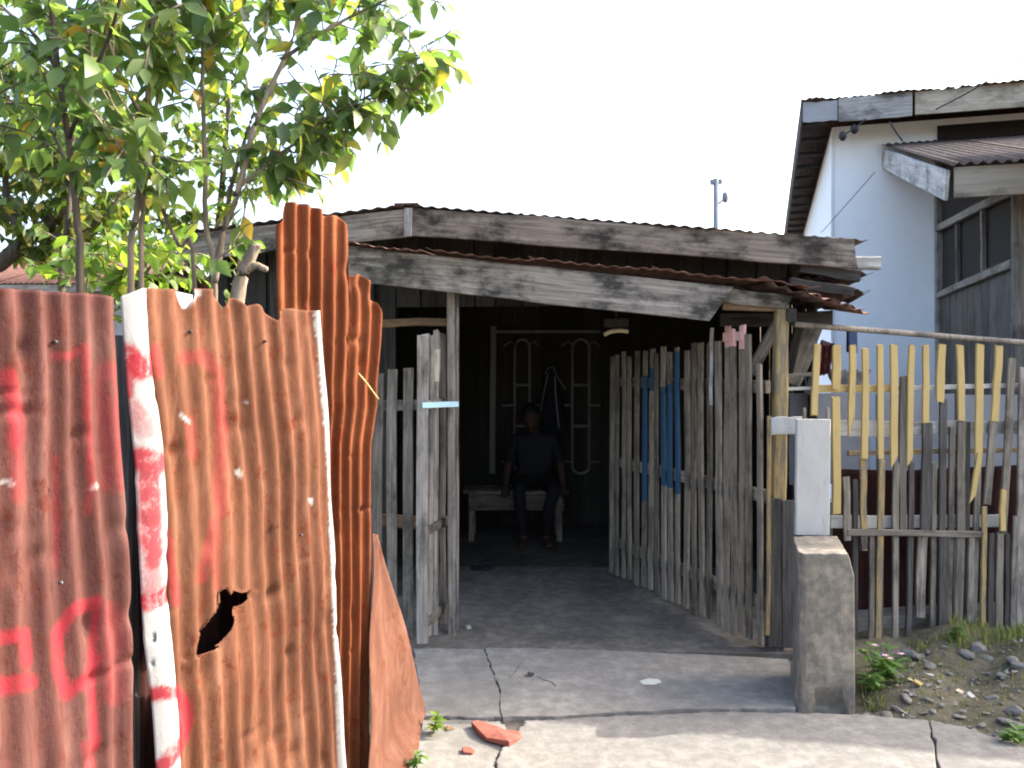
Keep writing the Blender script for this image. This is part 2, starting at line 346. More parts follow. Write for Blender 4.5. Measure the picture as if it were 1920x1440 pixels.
# ------------------------------------------------------------------ the hut (yawed six degrees)
HR = Vector((-.646, 5.3, 0)); HU = Vector((.9945, -.1045, 0)); HV = Vector((.1045, .9945, 0))
def H(u, v, z): p = HR+HU*u+HV*v; return Vector((p.x, p.y, z))
SL = .096
def ridge(u): return 2.494-SL*abs(u)
hut = thing('wooden_hut', H(.6, 1.5, 0), 'low dark weathered wooden hut with wide gabled iron roof and open front', 'hut')
def corr_sheet(name, p00, p10, p01, p11, n, amp, mat, parent, rows=3, sag=0, rag=0.0, per=8, edge=None, thick=.0015):
    """corrugated patch; corrugation runs from the p0x edge to the p1x edge, waves counted along p00->p10"""
    nx = n*per; V = []; Fc = []; p00, p10, p01, p11 = map(Vector, (p00, p10, p01, p11))
    nr = (p10-p00).cross(p01-p00).normalized()
    if nr.z < 0: nr = -nr
    rg = [random.uniform(-rag, rag) for _ in range(n+1)]
    for j in range(rows+1):
        t = j/rows
        for i in range(nx+1):
            f = i/nx; k = f*n; tt = t
            if j == 0: tt = t+rg[min(int(k), n-1)]
            p = (p00*(1-f)+p10*f)*(1-tt)+(p01*(1-f)+p11*f)*tt
            p = p+nr*(amp*math.cos(2*math.pi*f*n)); p.z -= sag*math.sin(math.pi*f)*(1-t)
            V.append(p)
    for j in range(rows):
        for i in range(nx): a = j*(nx+1)+i; Fc.append((a, a+1, a+nx+2, a+nx+1))
    o = mesh(name, V, Fc, mat, parent, smooth=True, thick=thick); return o
# upper gable roof: overlapped sheets on both slopes
def roof_z(u): return ridge(u)+.012
for a, b in ((-1.52,-.78),(-.8,-.0),(.0,.72),(.7,1.4),(1.38,2.08),(2.06,2.74)):
    da = random.uniform(-.01, .01)
    corr_sheet('roof_sheet', H(a, -.05+da, roof_z(a)), H(b, -.05+da, roof_z(b)), H(a, 3.3, roof_z(a)), H(b, 3.3, roof_z(b)), 9, .005, M['brownroof'], hut)
plank('ridge_cap', H(0,-.055,2.511), H(0,3.3,2.511), .16, .01, M['brownroof'], hut, wdir=HU)
# upper fascia boards
fl = plank('fascia_board', H(-1.49,-.02,ridge(-1.49)-.09), H(-.012,-.02,ridge(0)-.09), .168, .028, M['fascia'], hut, wdir=(0,0,1), cut=.006, n=7)
plank('fascia_board', H(.03,-.02,ridge(.03)-.09), H(2.67,-.02,ridge(2.67)-.085), .172, .028, M['fascia'], hut, wdir=(0,0,1), cut=.012, n=10, ends=(0,-.02))
plank('ridge_batten', H(.008,-.042,2.31), H(.008,-.042,2.485), .05, .018, M['fasciap'], hut, wdir=HU)
# dark gable boards set back under the upper fascia
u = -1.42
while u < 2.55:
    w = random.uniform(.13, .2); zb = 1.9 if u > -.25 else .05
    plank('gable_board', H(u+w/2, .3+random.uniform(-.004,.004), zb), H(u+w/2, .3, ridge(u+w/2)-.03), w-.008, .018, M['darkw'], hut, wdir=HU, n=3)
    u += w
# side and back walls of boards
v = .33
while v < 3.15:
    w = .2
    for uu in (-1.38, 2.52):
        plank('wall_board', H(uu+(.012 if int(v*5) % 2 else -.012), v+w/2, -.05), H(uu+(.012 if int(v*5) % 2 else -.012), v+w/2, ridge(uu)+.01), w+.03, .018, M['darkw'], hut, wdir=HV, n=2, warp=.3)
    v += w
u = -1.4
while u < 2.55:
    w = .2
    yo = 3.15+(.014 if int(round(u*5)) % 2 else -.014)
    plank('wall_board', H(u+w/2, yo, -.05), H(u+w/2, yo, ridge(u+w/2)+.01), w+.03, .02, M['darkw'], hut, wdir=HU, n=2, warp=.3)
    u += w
# left front wall below the eave behind the tall rusty sheet
for k in range(4):
    uu = -1.3+k*.33
    plank('wall_stud', H(uu, .27, .02), H(uu, .27, 2.28), .05, .05, M['black'], hut, wdir=HU, n=3)
# lean-to: beam board, roof sheets, posts
def lz(u): return 2.07-.107*(u-.1)       # underside of the lean-to roof at its front edge
LB = lambda px, py: at(px, py, 4.72-.105*((px-860)/F*4.7))
plank('eave_board', LB(640,493), LB(1352,565), .195, .03, M['fascia'], hut, wdir=(0,0,1), cut=.02, ends=(0,.06), n=9)
plank('eave_board', LB(1330,548)+Vector((0,.035,0)), LB(1482,566)+Vector((0,.035,0)), .075, .025, M['fascia'], hut, wdir=(0,0,1), cut=.008, ends=(0,.01))
plank('eave_batten', LB(1360,573)+Vector((0,.06,0)), LB(1478,574)+Vector((0,.06,0)), .04, .03, M['brown'], hut, wdir=(0,0,1), cut=.004)
LE = [(640,452),(790,472),(800,468),(1000,490),(990,484),(1230,506),(1220,503),(1430,527),(1425,522),(1530,540)]
for k in range(0, 10, 2):
    a = LB(*LE[k])+Vector((0,-.06,0)); b = LB(*LE[k+1])+Vector((0,-.06,0))
    corr_sheet('lean_to_sheet', a, b, a+Vector((.09,.85,.03)), b+Vector((.09,.85,.05)), max(2, int((b-a).length/.076)), .0045, M['rustr'], hut, rows=3, sag=.01, rag=.02)
# drooping broken corner sheet
c0 = LB(1500,548)+Vector((0,-.1,0)); c1 = LB(1622,594)+Vector((0,-.12,0))
corr_sheet('bent_corner_sheet', c0, c1, LB(1518,536)+Vector((.02,.45,.02)), LB(1628,578)+Vector((.06,.5,.02)), 5, .01, M['rustr'], hut, rows=4, rag=.12)
corr_sheet('bent_corner_sheet', LB(1440,533)+Vector((0,-.05,0)), LB(1618,584)+Vector((0,-.05,0)), LB(1450,532)+Vector((.0,.6,.03)), LB(1620,574)+Vector((.06,.6,.02)), 6, .009, M['brownroof'], hut, rows=3, rag=.05)
# ragged purlin and sheet ends at the right corner of the upper roof
plank('purlin_end', at(1588,494,5.12), at(1648,493,5.1), .075, .08, M['fasciap'], hut, wdir=(0,0,1))
for (x0, x1, y0, y1, Y, yy) in ((1500,1640,506,512,5.1,.9),(1490,1622,520,524,5.15,.9),(1480,1634,535,545,5.05,.8),(1470,1600,540,556,5.0,.8),(1500,1632,552,548,5.1,.5)):
    a = at(x0, y0, Y); b = at(x1, y1, Y-.04); d = Vector((.1, yy, -.02))
    corr_sheet('eave_sheet_end', a, b, a+d, b+d, 6, .008, M['brownroof'], hut, rows=2, rag=.06)
plank('side_rafter', at(1500,500,5.08), at(1612,516,5.04), .07, .05, M['black'], hut, wdir=(0,0,1))
plank('side_rafter', at(1480,530,5.0), at(1600,548,4.98), .06, .05, M['black'], hut, wdir=(0,0,1))
# posts
lp = at(848, 1190, 4.85); plank('post', (lp.x,4.85,-.02), (lp.x+.0,4.85,1.95), .05, .06, M['grey'], hut, n=7)
plank('post_batten', (lp.x+.03,4.83,.02), (lp.x+.035,4.83,1.93), .014, .03, M['grey'], hut)
plank('front_rail', at(700,606,4.95), at(838,606,4.92), .045, .03, M['brown'], hut, wdir=(0,0,1))
rp0 = at(1451,1215,4.57); rp1 = at(1463,545,4.6)
plank('yellow_post', (rp0.x,4.57,-.02), (rp1.x,4.6,1.84), .088, .075, M['yellowd'], hut, paint=[(0,.78,1)], pm=[M['black']], taper=.75, n=8)['label'] = 'yellow painted corner post, bare dark wood low down'
plank('post_edge_strip', at(1438,1190,4.5), at(1441,780,4.5), .02, .02, M['yellowd'], hut)
for x0, y0, x1, y1 in ((1452,935,1452,1212),(1477,938,1478,1214)):
    plank('lower_board', at(x1,y1,4.53), at(x0,y0,4.53), .072, .02, M['black'], hut)
for k in range(5): plank('rafter', H(-.2+k*.6, -.55, 2.02-.1*k*.6), H(-.2+k*.6, .3, 2.12-.1*k*.6), .05, .07, M['darkw'], hut, wdir=HU)
plank('knee_brace', at(1405,700,4.8), at(1462,600,4.75), .06, .04, M['grey'], hut)
plank('knee_brace', at(1478,700,4.8), at(1500,610,4.75), .05, .03, M['darkw'], hut)
plank('lean_to_beam', at(1350,600,5.0), at(1560,600,4.9), .08, .06, M['black'], hut, wdir=(0,0,1))

# ------------------------------------------------------------------ window grille, bench, person, hanging things inside
gY = 8.3
gr = thing('window_grille', at(1040, 890, gY), 'pale iron window grille with arched bars on the back wall of the hut', 'grille')
def bar(px, r=.013, nm='bar'): return tube(nm, [at(x, y, gY) for x, y in px], r, M['iron'], gr, 6)
for q in ([(925,612),(922,888)], [(1145,640),(1148,897)], [(1264,612),(1264,890)]): plank('frame_bar', at(*q[0], gY), at(*q[1], gY), .055, .02, M['iron'], gr)
plank('frame_bar', at(930,622,gY), at(1262,622,gY), .03, .02, M['iron'], gr, wdir=(0,0,1))
for a, b in ((965,993),(1073,1105),(1190,1220)):
    m_ = (a+b)/2; h = (b-a)/2
    arch = [(a,880)]+[(a,652)]+[(m_-h*math.cos(t), 652-16*math.sin(t)) for t in np.linspace(.2, math.pi-.2, 7)]+[(b,652),(b,880)]
    arch += [(m_+h*math.cos(t), 874+14*math.sin(t)) for t in np.linspace(.2, math.pi-.2, 7)]+[(a,872)]
    bar(arch, .016, 'arched_bar')
    for yy in (722, 799): bar([(a,yy),(b,yy)], .015)
    bar([(a-24,760),(a,760)], .013); bar([(b,760),(b+22,760)], .013); bar([(a-22,650),(a-8,640),(a,646)], .008, 'scroll'); bar([(b,646),(b+8,640),(b+22,652)], .008, 'scroll'); bar([(a-24,866),(a,866)], .008); bar([(b,866),(b+22,866)], .008)
bn = thing('wooden_bench', (.02, 7.75, 0), 'low pale wooden bench with a front panel, inside the dark hut', 'bench')
plank('bench_top', (-.43,7.72,.405), (.5,7.72,.405), .4, .03, M['grey'], bn, wdir=(0,1,0))
plank('front_panel', (-.38,7.56,.31), (.46,7.56,.31), .15, .02, M['gate'], bn, wdir=(0,0,1))
for x in (-.36, .42):
    for y in (7.58, 7.88): plank('leg', (x,y,-.035), (x,y,.39), .05, .05, M['gate'], bn, warp=.2)

def make_person():
    p = thing('person', (.2, 7.5, 0), 'person in grey shirt and dark trousers sitting on the bench inside the hut', 'person')
    V = []; E = []; Rr = []
    def add(co, r, prev=None):
        V.append(co); Rr.append(r); i = len(V)-1
        if prev is not None: E.append((prev, i))
        return i
    hip = add((.2,7.74,.5), (.15,.12)); bel = add((.2,7.7,.62), (.14,.105), hip); ch = add((.2,7.63,.77), (.16,.115), bel); nb = add((.195,7.57,.9), (.075,.065), ch); nk = add((.185,7.545,.95), (.052,.055), nb)
    hd = add((.175,7.525,1.0), (.06,.065), nk); 
    for s in (-1, 1):
        sh = add((.2+s*.165,7.6,.87), (.062,.06), ch); el = add((.2+s*.235,7.66,.64), (.043,.043), sh); wr = add((.2+s*.255,7.58,.46), (.026,.03), el)
        pa = add((.2+s*.258,7.545,.435), (.034,.02), wr)
        for k, (dx, ln) in enumerate(((-.028,.06),(-.01,.07),(.009,.066),(.027,.052))):
            f1 = add((.2+s*.258+dx,7.515,.425), (.009,.009), pa); f2 = add((.2+s*.258+dx*1.1,7.508,.425-ln*.5), (.008,.008), f1); add((.2+s*.258+dx*1.1,7.512,.425-ln), (.007,.007), f2)
        t1 = add((.2+s*.258-s*.038,7.54,.438), (.01,.01), pa); add((.2+s*.258-s*.05,7.515,.43), (.008,.008), t1)
        th = add((.2+s*.1,7.66,.485), (.085,.08), hip); kn = add((.2+s*.15+.01,7.28-.05*s,.46), (.06,.06), th); ca = add((.2+s*.13-.02*(s>0),7.32-.03*s,.3), (.056,.056), kn); an = add((.2+s*.1,7.37,.07), (.036,.04), ca)
        he = add((.2+s*.1,7.38,.015), (.036,.03), an); ft = add((.2+s*.115,7.26,.0), (.042,.022), he); add((.2+s*.12,7.19,-.005), (.035,.016), ft)
    me = bpy.data.meshes.new('body'); me.from_pydata(V, E, []); o = bpy.data.objects.new('body_tmp', me); COL.objects.link(o)
    md = o.modifiers.new('s', 'SKIN'); md.use_smooth_shade = True
    for i, r in enumerate(Rr): me.skin_vertices[0].data[i].radius = r
    me.skin_vertices[0].data[0].use_root = True
    o.modifiers.new('u', 'SUBSURF').levels = 2; o.modifiers['u'].render_levels = 2
    bm2 = bpy.data.meshes.new_from_object(o.evaluated_get(bpy.context.evaluated_depsgraph_get())); bpy.data.objects.remove(o)
    # head joined to the body: an ellipsoid shaped with brow, nose, jaw, ears
    hb = bmesh.new(); hb.from_mesh(bm2); nb_f = len(hb.faces)
    r = bmesh.ops.create_uvsphere(hb, u_segments=24, v_segments=18, radius=1); HC = Vector((.17,7.49,1.06))
    for q in r['verts']:
        x, y, z = q.co; w = .078*(1-.22*max(0, -z)**1.5)
        ny = y*.098 - (.012 if y < -.6 and z < -.2 else 0)
        if y < -.8 and abs(x) < .16 and -.3 < z < .15: ny -= .02
        if y < -.7 and .1 < abs(x) < .5 and .05 < z < .25: ny += .008
        if abs(x) > .93 and -.2 < z < .25: x *= 1.16
        c = Vector((x*w, ny, z*.118)); c.rotate(Euler((R(14), R(-6), R(-8)))); q.co = HC+c
    hb.to_mesh(bm2); hb.free()
    for m_ in ('shirt', 'pants', 'skin'): bm2.materials.append(M[m_])
    mi = []
    for q in bm2.polygons:
        c = q.center
        mi.append(2 if c.z > .935 or (abs(c.x-.2) > .2 and c.z < .66 and c.y > 7.45) or c.z < .06 else (0 if c.z > .56 or (c.z > .5 and c.y > 7.66) else 1)); q.use_smooth = True
    bm2.polygons.foreach_set('material_index', mi); bm2.name = 'body'
    b = bpy.data.objects.new('body', bm2); link(b, p)
    p = b
    hv = []; hf = []; n = 16
    for j in range(9):
        for i in range(n):
            a = 2*math.pi*i/n; ph = j/8*R(100)
            lim = 1 if math.sin(a) > -.35 else .55
            ph *= lim; x, y, z = math.sin(ph)*math.cos(a)*.086, math.sin(ph)*math.sin(a)*.106, math.cos(ph)*.127
            c = Vector((x, y, z)); c.rotate(Euler((R(14), R(-6), R(-8)))); hv.append(HC+c)
    for j in range(8):
        for i in range(n): hf.append((j*n+i, j*n+(i+1) % n, (j+1)*n+(i+1) % n, (j+1)*n+i))
    mesh('hair', hv, hf, M['hair'], p, smooth=True, thick=.012)
    for s in (-1, 1):
        c = Vector((s*.03, -.09, .012)); c.rotate(Euler((R(14), R(-6), R(-8))))
        V2, F2 = tube_data([HC+c+Vector((-.009,0,0)), HC+c, HC+c+Vector((.009,0,0))], [.002,.006,.002], 6); mesh('eye', V2, F2, M['eye'], p, smooth=True)
make_person()
# dark jacket hanging on the grille
jk = thing('hanging_jacket', at(1032, 690, 8.2), 'dark jacket with pale trim hanging on the grille behind the person', 'jacket')
V = []; Fc = []; n = 20
prof = [(690,5),(700,9),(722,12),(745,17),(770,22),(800,26),(815,25)]
for y, w in prof:
    c = at(1034+(y-690)*.02, y, 8.18)
    for i in range(n):
        a = 2*math.pi*i/n; rr = w/F*8.18*(1+.18*math.sin(5*a+y*.05)); V.append(c+Vector((math.cos(a)*rr, math.sin(a)*rr*.35, 0)))
for j in range(len(prof)-1):
    for i in range(n): Fc.append((j*n+i, j*n+(i+1) % n, (j+1)*n+(i+1) % n, (j+1)*n+i))
Fc += [tuple(range(n)), tuple(range(len(V)-1, len(V)-n-1, -1))]
jb = mesh('jacket_body', V, Fc, M['cloth'], jk, smooth=True)
tube('trim', smooth_path([at(x, y, 8.1) for x, y in ((1040,706),(1042,740),(1045,775),(1048,803))]), .009, M['trim'], jb, 6)
tube('trim', smooth_path([at(x, y, 8.1) for x, y in ((1028,700),(1020,735),(1014,770),(1010,800))]), .006, M['trim'], jb, 6)
tube('collar_loop', smooth_path([at(x, y, 8.12) for x, y in ((1022,702),(1027,691),(1038,690),(1044,704),(1052,718),(1060,730))]), .006, M['trim'], jb, 6)
lb = thing('eave_lamp', at(1155, 612, 5.6), 'small dark box lamp with pale lower rim under the eave above the gate', 'lamp')
a = at(1155, 606, 5.6); V, Fc = box_data((a.x, a.y, a.z), (.15,.12,.06)); bevel(mesh('housing', V, Fc, M['black'], lb), .008)
V, Fc = tube_data(smooth_path([at(1133,628,5.52),at(1145,622,5.52),at(1165,620,5.52),at(1178,622,5.52)]), .014, 8); mesh('rim', V, Fc, M['cream'], lb, smooth=True)
tube('bracket', [at(1155,598,5.6), at(1155,560,5.6)], .012, M['black'], lb)

# ------------------------------------------------------------------ gate leaves
Nn = Vector((1.33,4.47,0)); Ff = Vector((.72,6.12,0)); gd = (Ff-Nn).normalized(); gn = Vector((-gd.y, gd.x, 0))
if gn.x > 0: gn = -gn
gt = thing('wooden_gate', (1.03, 5.3, 0), 'open gate leaf of close grey slats, several painted blue, three pink topped', 'gate')
L = (Ff-Nn).length
bx = [1147,1158,1171,1182,1194,1208,1220,1233,1246,1260,1272,1287,1302,1317,1331,1351,1364,1377,1389,1406,1427]
def on_gate(px):
    r = (px-CX)/F; s = (r*Nn.y-Nn.x)/(gd.x-r*gd.y); return s
for i, px in enumerate(bx):
    s = on_gate(px); base = Nn+gd*s+gn*random.uniform(.0, .008)
    top = 1.6+.05*(1-s/L)+random.uniform(-.03, .02); zb = random.uniform(.02, .05); paint = []; pm = []; pt = None
    blue = {1208: (.62,1.45), 1246: (.75,1.38), 1260: (.75,1.4), 1272: (.72,1.6), 1220: (1.35,1.5)}.get(px)
    if blue: paint = [(blue[0]-zb, blue[1]-zb, 1)]; pm = [M['blue']]
    if px in (1364, 1377, 1389): top = 1.735 if px != 1377 else 1.715; paint = [(1.61-zb+random.uniform(-.03,.02), 3, 1)]; pm = [M['pink']]
    if px == 1406: top = 1.68
    if px == 1427: top = 1.52
    w = random.uniform(.036, .05)
    plank('slat', (base.x, base.y, zb), (base.x+random.gauss(0,.006), base.y, top), w, .018, M['gate'], gt, wdir=gd, paint=paint, pm=pm, cut=.006)
for z in (.25, .82, 1.4):
    a = Nn+gd*.02-gn*.03; b = Ff-gd*.02-gn*.03
    plank('rail', (a.x,a.y,z), (b.x,b.y,z+.01), .07, .03, M['gate'], gt, wdir=(0,0,1), n=6)
plank('thin_upright', at(1327,760,4.83)+Vector((.03,.05,0)), at(1327,614,4.83)+Vector((.03,.05,0)), .02, .015, M['fasciap'], gt)
pinkb = Nn+gd*on_gate(1377)+gn*.014; plank('pink_crosspiece', Vector((pinkb.x,pinkb.y,1.675))-gd*.085, Vector((pinkb.x,pinkb.y,1.675))+gd*.085, .05, .008, M['pink'], gt, wdir=(0,0,1))
# left leaf, folded nearly edge on, tied with a pale blue strap
gl = thing('wooden_gate', (-.43, 4.85, 0), 'narrow grey slat gate leaf tied to the left post with pale blue strap', 'gate')
A = Vector((-.49,4.6,0)); B = Vector((-.365,5.08,0)); d = (B-A).normalized()
tops = [(0,1.68,.06),(.1,1.7,.05),(.19,1.7,.055),(.3,1.7,.055),(.4,1.68,.05)]
for i, (s, top, w) in enumerate(tops):
    b = A+d*s+Vector((random.uniform(-.012,.012),0,0))
    plank('slat', (b.x,b.y,random.uniform(.0,.06)), (b.x+random.uniform(-.012,.012),b.y,top+random.uniform(-.02,.02)), w, .02, M['grey'], gl, wdir=(d if i not in (0,) else (1,0,0)), paint=([(1.42,1.6,1)] if i == 2 else []), pm=[M['fasciab']], cut=.01, warp=1.4)
for z, (x0, x1) in ((.62,(0,.48)),(1.3,(0,.48)),(.12,(0,.45))):
    a = A+d*x0+Vector((.02,0,0)); b = A+d*x1+Vector((.02,0,0)); plank('rail', (a.x,a.y,z), (b.x,b.y,z), .05, .02, M['grey'], gl, wdir=(0,0,1))
plank('strap', at(792,760,4.57), at(859,757,4.75), .03, .006, M['cyan'], gl, wdir=(0,0,1), warp=.4)
fb = thing('slat_fence', (-.72, 4.75, 0), 'two upright grey slats on rails between tall rusty sheet and left gate leaf', 'fence')
for x0, x1, yt in ((736,736,693),(765,766,690),(708,704,700)):
    plank('slat', (at(x1,1200,4.75).x,4.75,.01), (at(x0,yt,4.75).x,4.75,at(x0,yt,4.75).z), .055, .02, M['grey'], fb, cut=.004)
plank('rail', at(690,760,4.79), at(796,761,4.79), .058, .025, M['grey'], fb, wdir=(0,0,1))
plank('rail', at(690,976,4.79), at(796,976,4.79), .07, .025, M['brown'], fb, wdir=(0,0,1))

# ------------------------------------------------------------------ rusty corrugated sheets
def seg_dist(P, a, b):
    a = np.array(a, float); b = np.array(b, float); ab = b-a; t = np.clip(((P-a)@ab)/max(1e-9, ab@ab), 0, 1)
    return np.hypot(*(P-(a+t[:,None]*ab)).T)
def in_poly(P, poly):
    poly = np.array(poly, float); x, y = P.T; ins = np.zeros(len(P), bool); j = len(poly)-1
    for i in range(len(poly)):
        xi, yi = poly[i]; xj, yj = poly[j]
        c = ((yi > y) != (yj > y)) & (x < (xj-xi)*(y-yi)/(yj-yi+1e-12)+xi); ins ^= c; j = i
    return ins
def sheet(name, parent, p, d, left, right, top, ncorr, amp, mat, zbot=-.04, strokes=(), holes=(), bare=(), off=0.0, dent=.006, curl=0, per=12, dz=.008, seed=1, thick=.0012, tip=0, phase=0):
    """upright sheet in the vertical plane through p along d; edges and top follow the outline seen in the photograph"""
    p = np.array(p, float); d = np.array(d, float); d /= np.hypot(*d); nrm = np.array((d[1], -d[0]))
    def s_of(px): r = (px-CX)/F; return (r*p[1]-p[0])/(d[0]-r*d[1])
    def z_of(s, py): return EYE-(py-HY)/F*(p[1]+d[1]*s)
    def edge(pl):
        e = sorted((z_of(s_of(x), y), s_of(x)) for x, y in pl); zz = np.array([q[0] for q in e]); ss = np.array([q[1] for q in e])
        def f(z):
            r = np.interp(z, zz, ss)
            k = (ss[1]-ss[0])/(zz[1]-zz[0]+1e-9); return np.where(z < zz[0], ss[0]+np.clip(k, -.15, .15)*(z-zz[0]), r)
        return f
    fl_, fr_ = edge(left), edge(right); tx = np.array([q[0] for q in top], float); ty = np.array([q[1] for q in top], float)
    nx = int(ncorr*per); f = np.linspace(0, 1, nx+1); zt = np.full(nx+1, 1.7)
    for _ in range(4):
        s = fl_(zt)*(1-f)+fr_(zt)*f; px = CX+F*(p[0]+d[0]*s)/(p[1]+d[1]*s); zt = z_of(s, np.interp(px, tx, ty))
    rows = int((zt.max()-zbot)/dz); t = np.linspace(0, 1, rows+1)
    Z = zbot+(zt[None,:]-zbot)*t[:,None]; Fm = np.broadcast_to(f, Z.shape); S = fl_(Z)*(1-Fm)+fr_(Z)*Fm
    g = np.random.default_rng(seed); W = np.zeros_like(Z)
    for _ in range(14):
        W += g.normal()*np.sin(S*g.normal()*9+Z*g.normal()*7+g.uniform(0, 6))*dent/3.6
    for _ in range(int(34*dent/.006)):
        s0 = g.uniform(S.min(), S.max()); z0 = g.uniform(0, zt.max()); W -= g.uniform(.3, 1.6)*dent*np.exp(-((S-s0)**2/(.012+.045*g.random())**2+(Z-z0)**2/(.007+.025*g.random())**2))
    C = amp*np.sin(2*np.pi*(Fm*ncorr+phase+.008*np.sin(Z*6+seed)))*(1+.25*np.sin(Z*3.1+Fm*9+seed))
    N = C+W+off
    if curl: N = N+curl*np.sin(np.pi*Fm)
    if tip: N = N+tip*np.clip((Z-1.2)/.5, 0, 1)**2*np.sin(Fm*40)
    X = p[0]+d[0]*S+nrm[0]*N; Y = p[1]+d[1]*S+nrm[1]*N
    V = np.stack([X, Y, Z], -1).reshape(-1, 3); PX = np.stack([CX+F*V[:,0]/V[:,1], HY-F*(V[:,2]-EYE)/V[:,1]], -1)
    i0 = (np.arange(rows)[:,None]*(nx+1)+np.arange(nx)).reshape(-1); Q = np.stack([i0, i0+1, i0+nx+2, i0+nx+1], -1)
    keep = np.ones(len(Q), bool)
    for h in holes:
        ins = in_poly(PX, h); keep &= ~ins[Q].all(1); idx = np.where(ins)[0]
        hh = np.array(h, float); best = np.full(len(idx), 1e9); tgt = PX[idx].copy()
        for k in range(len(hh)):
            a_, b_ = hh[k], hh[(k+1) % len(hh)]; ab = b_-a_; tt = np.clip(((PX[idx]-a_)@ab)/(ab@ab), 0, 1); c_ = a_+tt[:,None]*ab; dd = np.hypot(*(PX[idx]-c_).T); m_ = dd < best; best[m_] = dd[m_]; tgt[m_] = c_[m_]
        r_ = (tgt[:,0]-CX)/F; s_ = (r_*p[1]-p[0])/(d[0]-r_*d[1]); n_ = N.reshape(-1)[idx]
        V[idx,0] = p[0]+d[0]*s_+nrm[0]*n_; V[idx,1] = p[1]+d[1]*s_+nrm[1]*n_; V[idx,2] = EYE-(tgt[:,1]-HY)/F*V[idx,1]
    Q = Q[keep]
    o = mesh(name, V.tolist(), Q.tolist(), mat, parent, smooth=True, thick=thick)
    jit = g.normal(0, 3.0, (len(PX), 2)); pa = np.zeros(len(PX))
    for pl, r, it in strokes:
        dd = np.min([seg_dist(PX+jit*.3, pl[k], pl[k+1]) for k in range(len(pl)-1)], axis=0); pa = np.maximum(pa, it*np.clip((r*1.15-dd)/(r*.45), 0, 1))
    at1 = o.data.attributes.new('paint', 'FLOAT', 'POINT'); at1.data.foreach_set('value', pa.astype(np.float32))
    ba = np.zeros(len(PX))
    for pl, r, it in bare:
        dd = np.min([seg_dist(PX+jit*.25, pl[k], pl[k+1]) for k in range(len(pl)-1)], axis=0); ba = np.maximum(ba, it*np.clip((r-dd)/2.5+.5, 0, 1))
    at2 = o.data.attributes.new('bare', 'FLOAT', 'POINT'); at2.data.foreach_set('value', ba.astype(np.float32))
    return o
FP = (-.885, 1.967); FD = (.342, .94)
s1 = thing('corrugated_sheet', (-1.05, 1.5, 0), 'dull red rusty corrugated iron fence sheet with red sprayed marks at far left', 'fence sheet')
sheet('sheet_iron', s1, FP, FD, [(-330,530),(-300,1440)], [(212,565),(224,744),(234,923),(242,1147),(250,1224),(258,1440)],
      [(-330,545),(0,541),(30,542),(60,545),(100,548),(150,549),(185,552),(200,556),(208,558)], 9.4, .0095, M['rust1'], seed=3, off=.0, dent=.008, phase=.2,
      strokes=[([(15,705),(30,780),(28,830)],17,.7), ([(100,670),(135,665),(158,652),(163,760),(170,900),(163,960)],9,.42), ([(105,860),(106,1060)],9,.3),
               ([(0,1195),(45,1190),(50,1240)],13,.95), ([(0,1288),(55,1278)],18,.9), ([(182,1128),(135,1145),(108,1190),(108,1250),(125,1302),(165,1270),(178,1235)],13,.85),
               ([(180,1130),(174,1200),(172,1290),(178,1400)],10,.8), ([(205,700),(215,900)],28,.3), ([(210,1150),(215,1300)],26,.3), ([(30,850),(35,930)],16,.35), ([(160,1400),(170,1440)],12,.5)],
      holes=[[(86,918),(93,916),(97,926),(93,935),(87,930)]], bare=[([(0,902),(25,907)],3,.9),([(170,913),(182,911)],3,.9)])
s2 = thing('corrugated_sheet', (-.75, 2.3, 0), 'torn brown rusty corrugated iron sheet with ragged top and white red-sprayed flap', 'fence sheet')
HOLE = [(414,1110),(424,1102),(432,1116),(444,1106),(456,1112),(470,1108),(482,1113),(466,1122),(456,1135),(445,1138),(440,1160),(432,1184),(418,1206),(404,1216),(388,1226),(364,1235),(366,1212),(370,1192),(384,1176),(398,1152),(412,1140)]
sheet('sheet_iron', s2, FP, FD, [(269,547),(273,654),(298,833),(309,968),(309,1112),(318,1224),(326,1336),(332,1440)], [(598,586),(604,640),(612,735),(622,878),(628,1000),(634,1160),(642,1313),(648,1440)],
      [(260,540),(331,542),(338,564),(345,582),(354,564),(372,540),(399,542),(414,564),(419,578),(430,558),(448,558),(461,578),(484,569),(497,582),(515,602),(522,587),(537,578),(569,582),(587,582),(640,586)],
      10.5, .0095, M['rust2'], seed=5, dent=.007, tip=.004,
      strokes=[([(345,672),(385,668),(408,700),(415,800),(413,960)],14,.45), ([(404,980),(378,1085)],12,.4), ([(312,1000),(325,1090),(331,1130)],10,.6), ([(358,790),(362,850)],12,.3),
               ([(325,1296),(348,1320),(350,1350),(338,1390),(310,1435)],14,.95), ([(290,655),(300,700)],10,.6), ([(410,1000),(405,1100)],9,.25)],
      holes=[HOLE, [(511,984),(518,980),(520,990),(513,995)], [(333,1243),(345,1236),(352,1246),(340,1256)], [(318,1241),(328,1236),(330,1244),(320,1248)]],
      bare=[([(446,886),(449,890)],5,.9), ([(582,937),(583,942)],3.5,1), ([(336,776),(354,790)],3,.9), ([(350,572),(372,548)],6,.6), ([(458,750),(461,756)],2.5,.8),
            ([(600,592),(606,640),(614,735),(626,878),(630,1000),(634,1100),(640,1240),(646,1440)],12,1)])
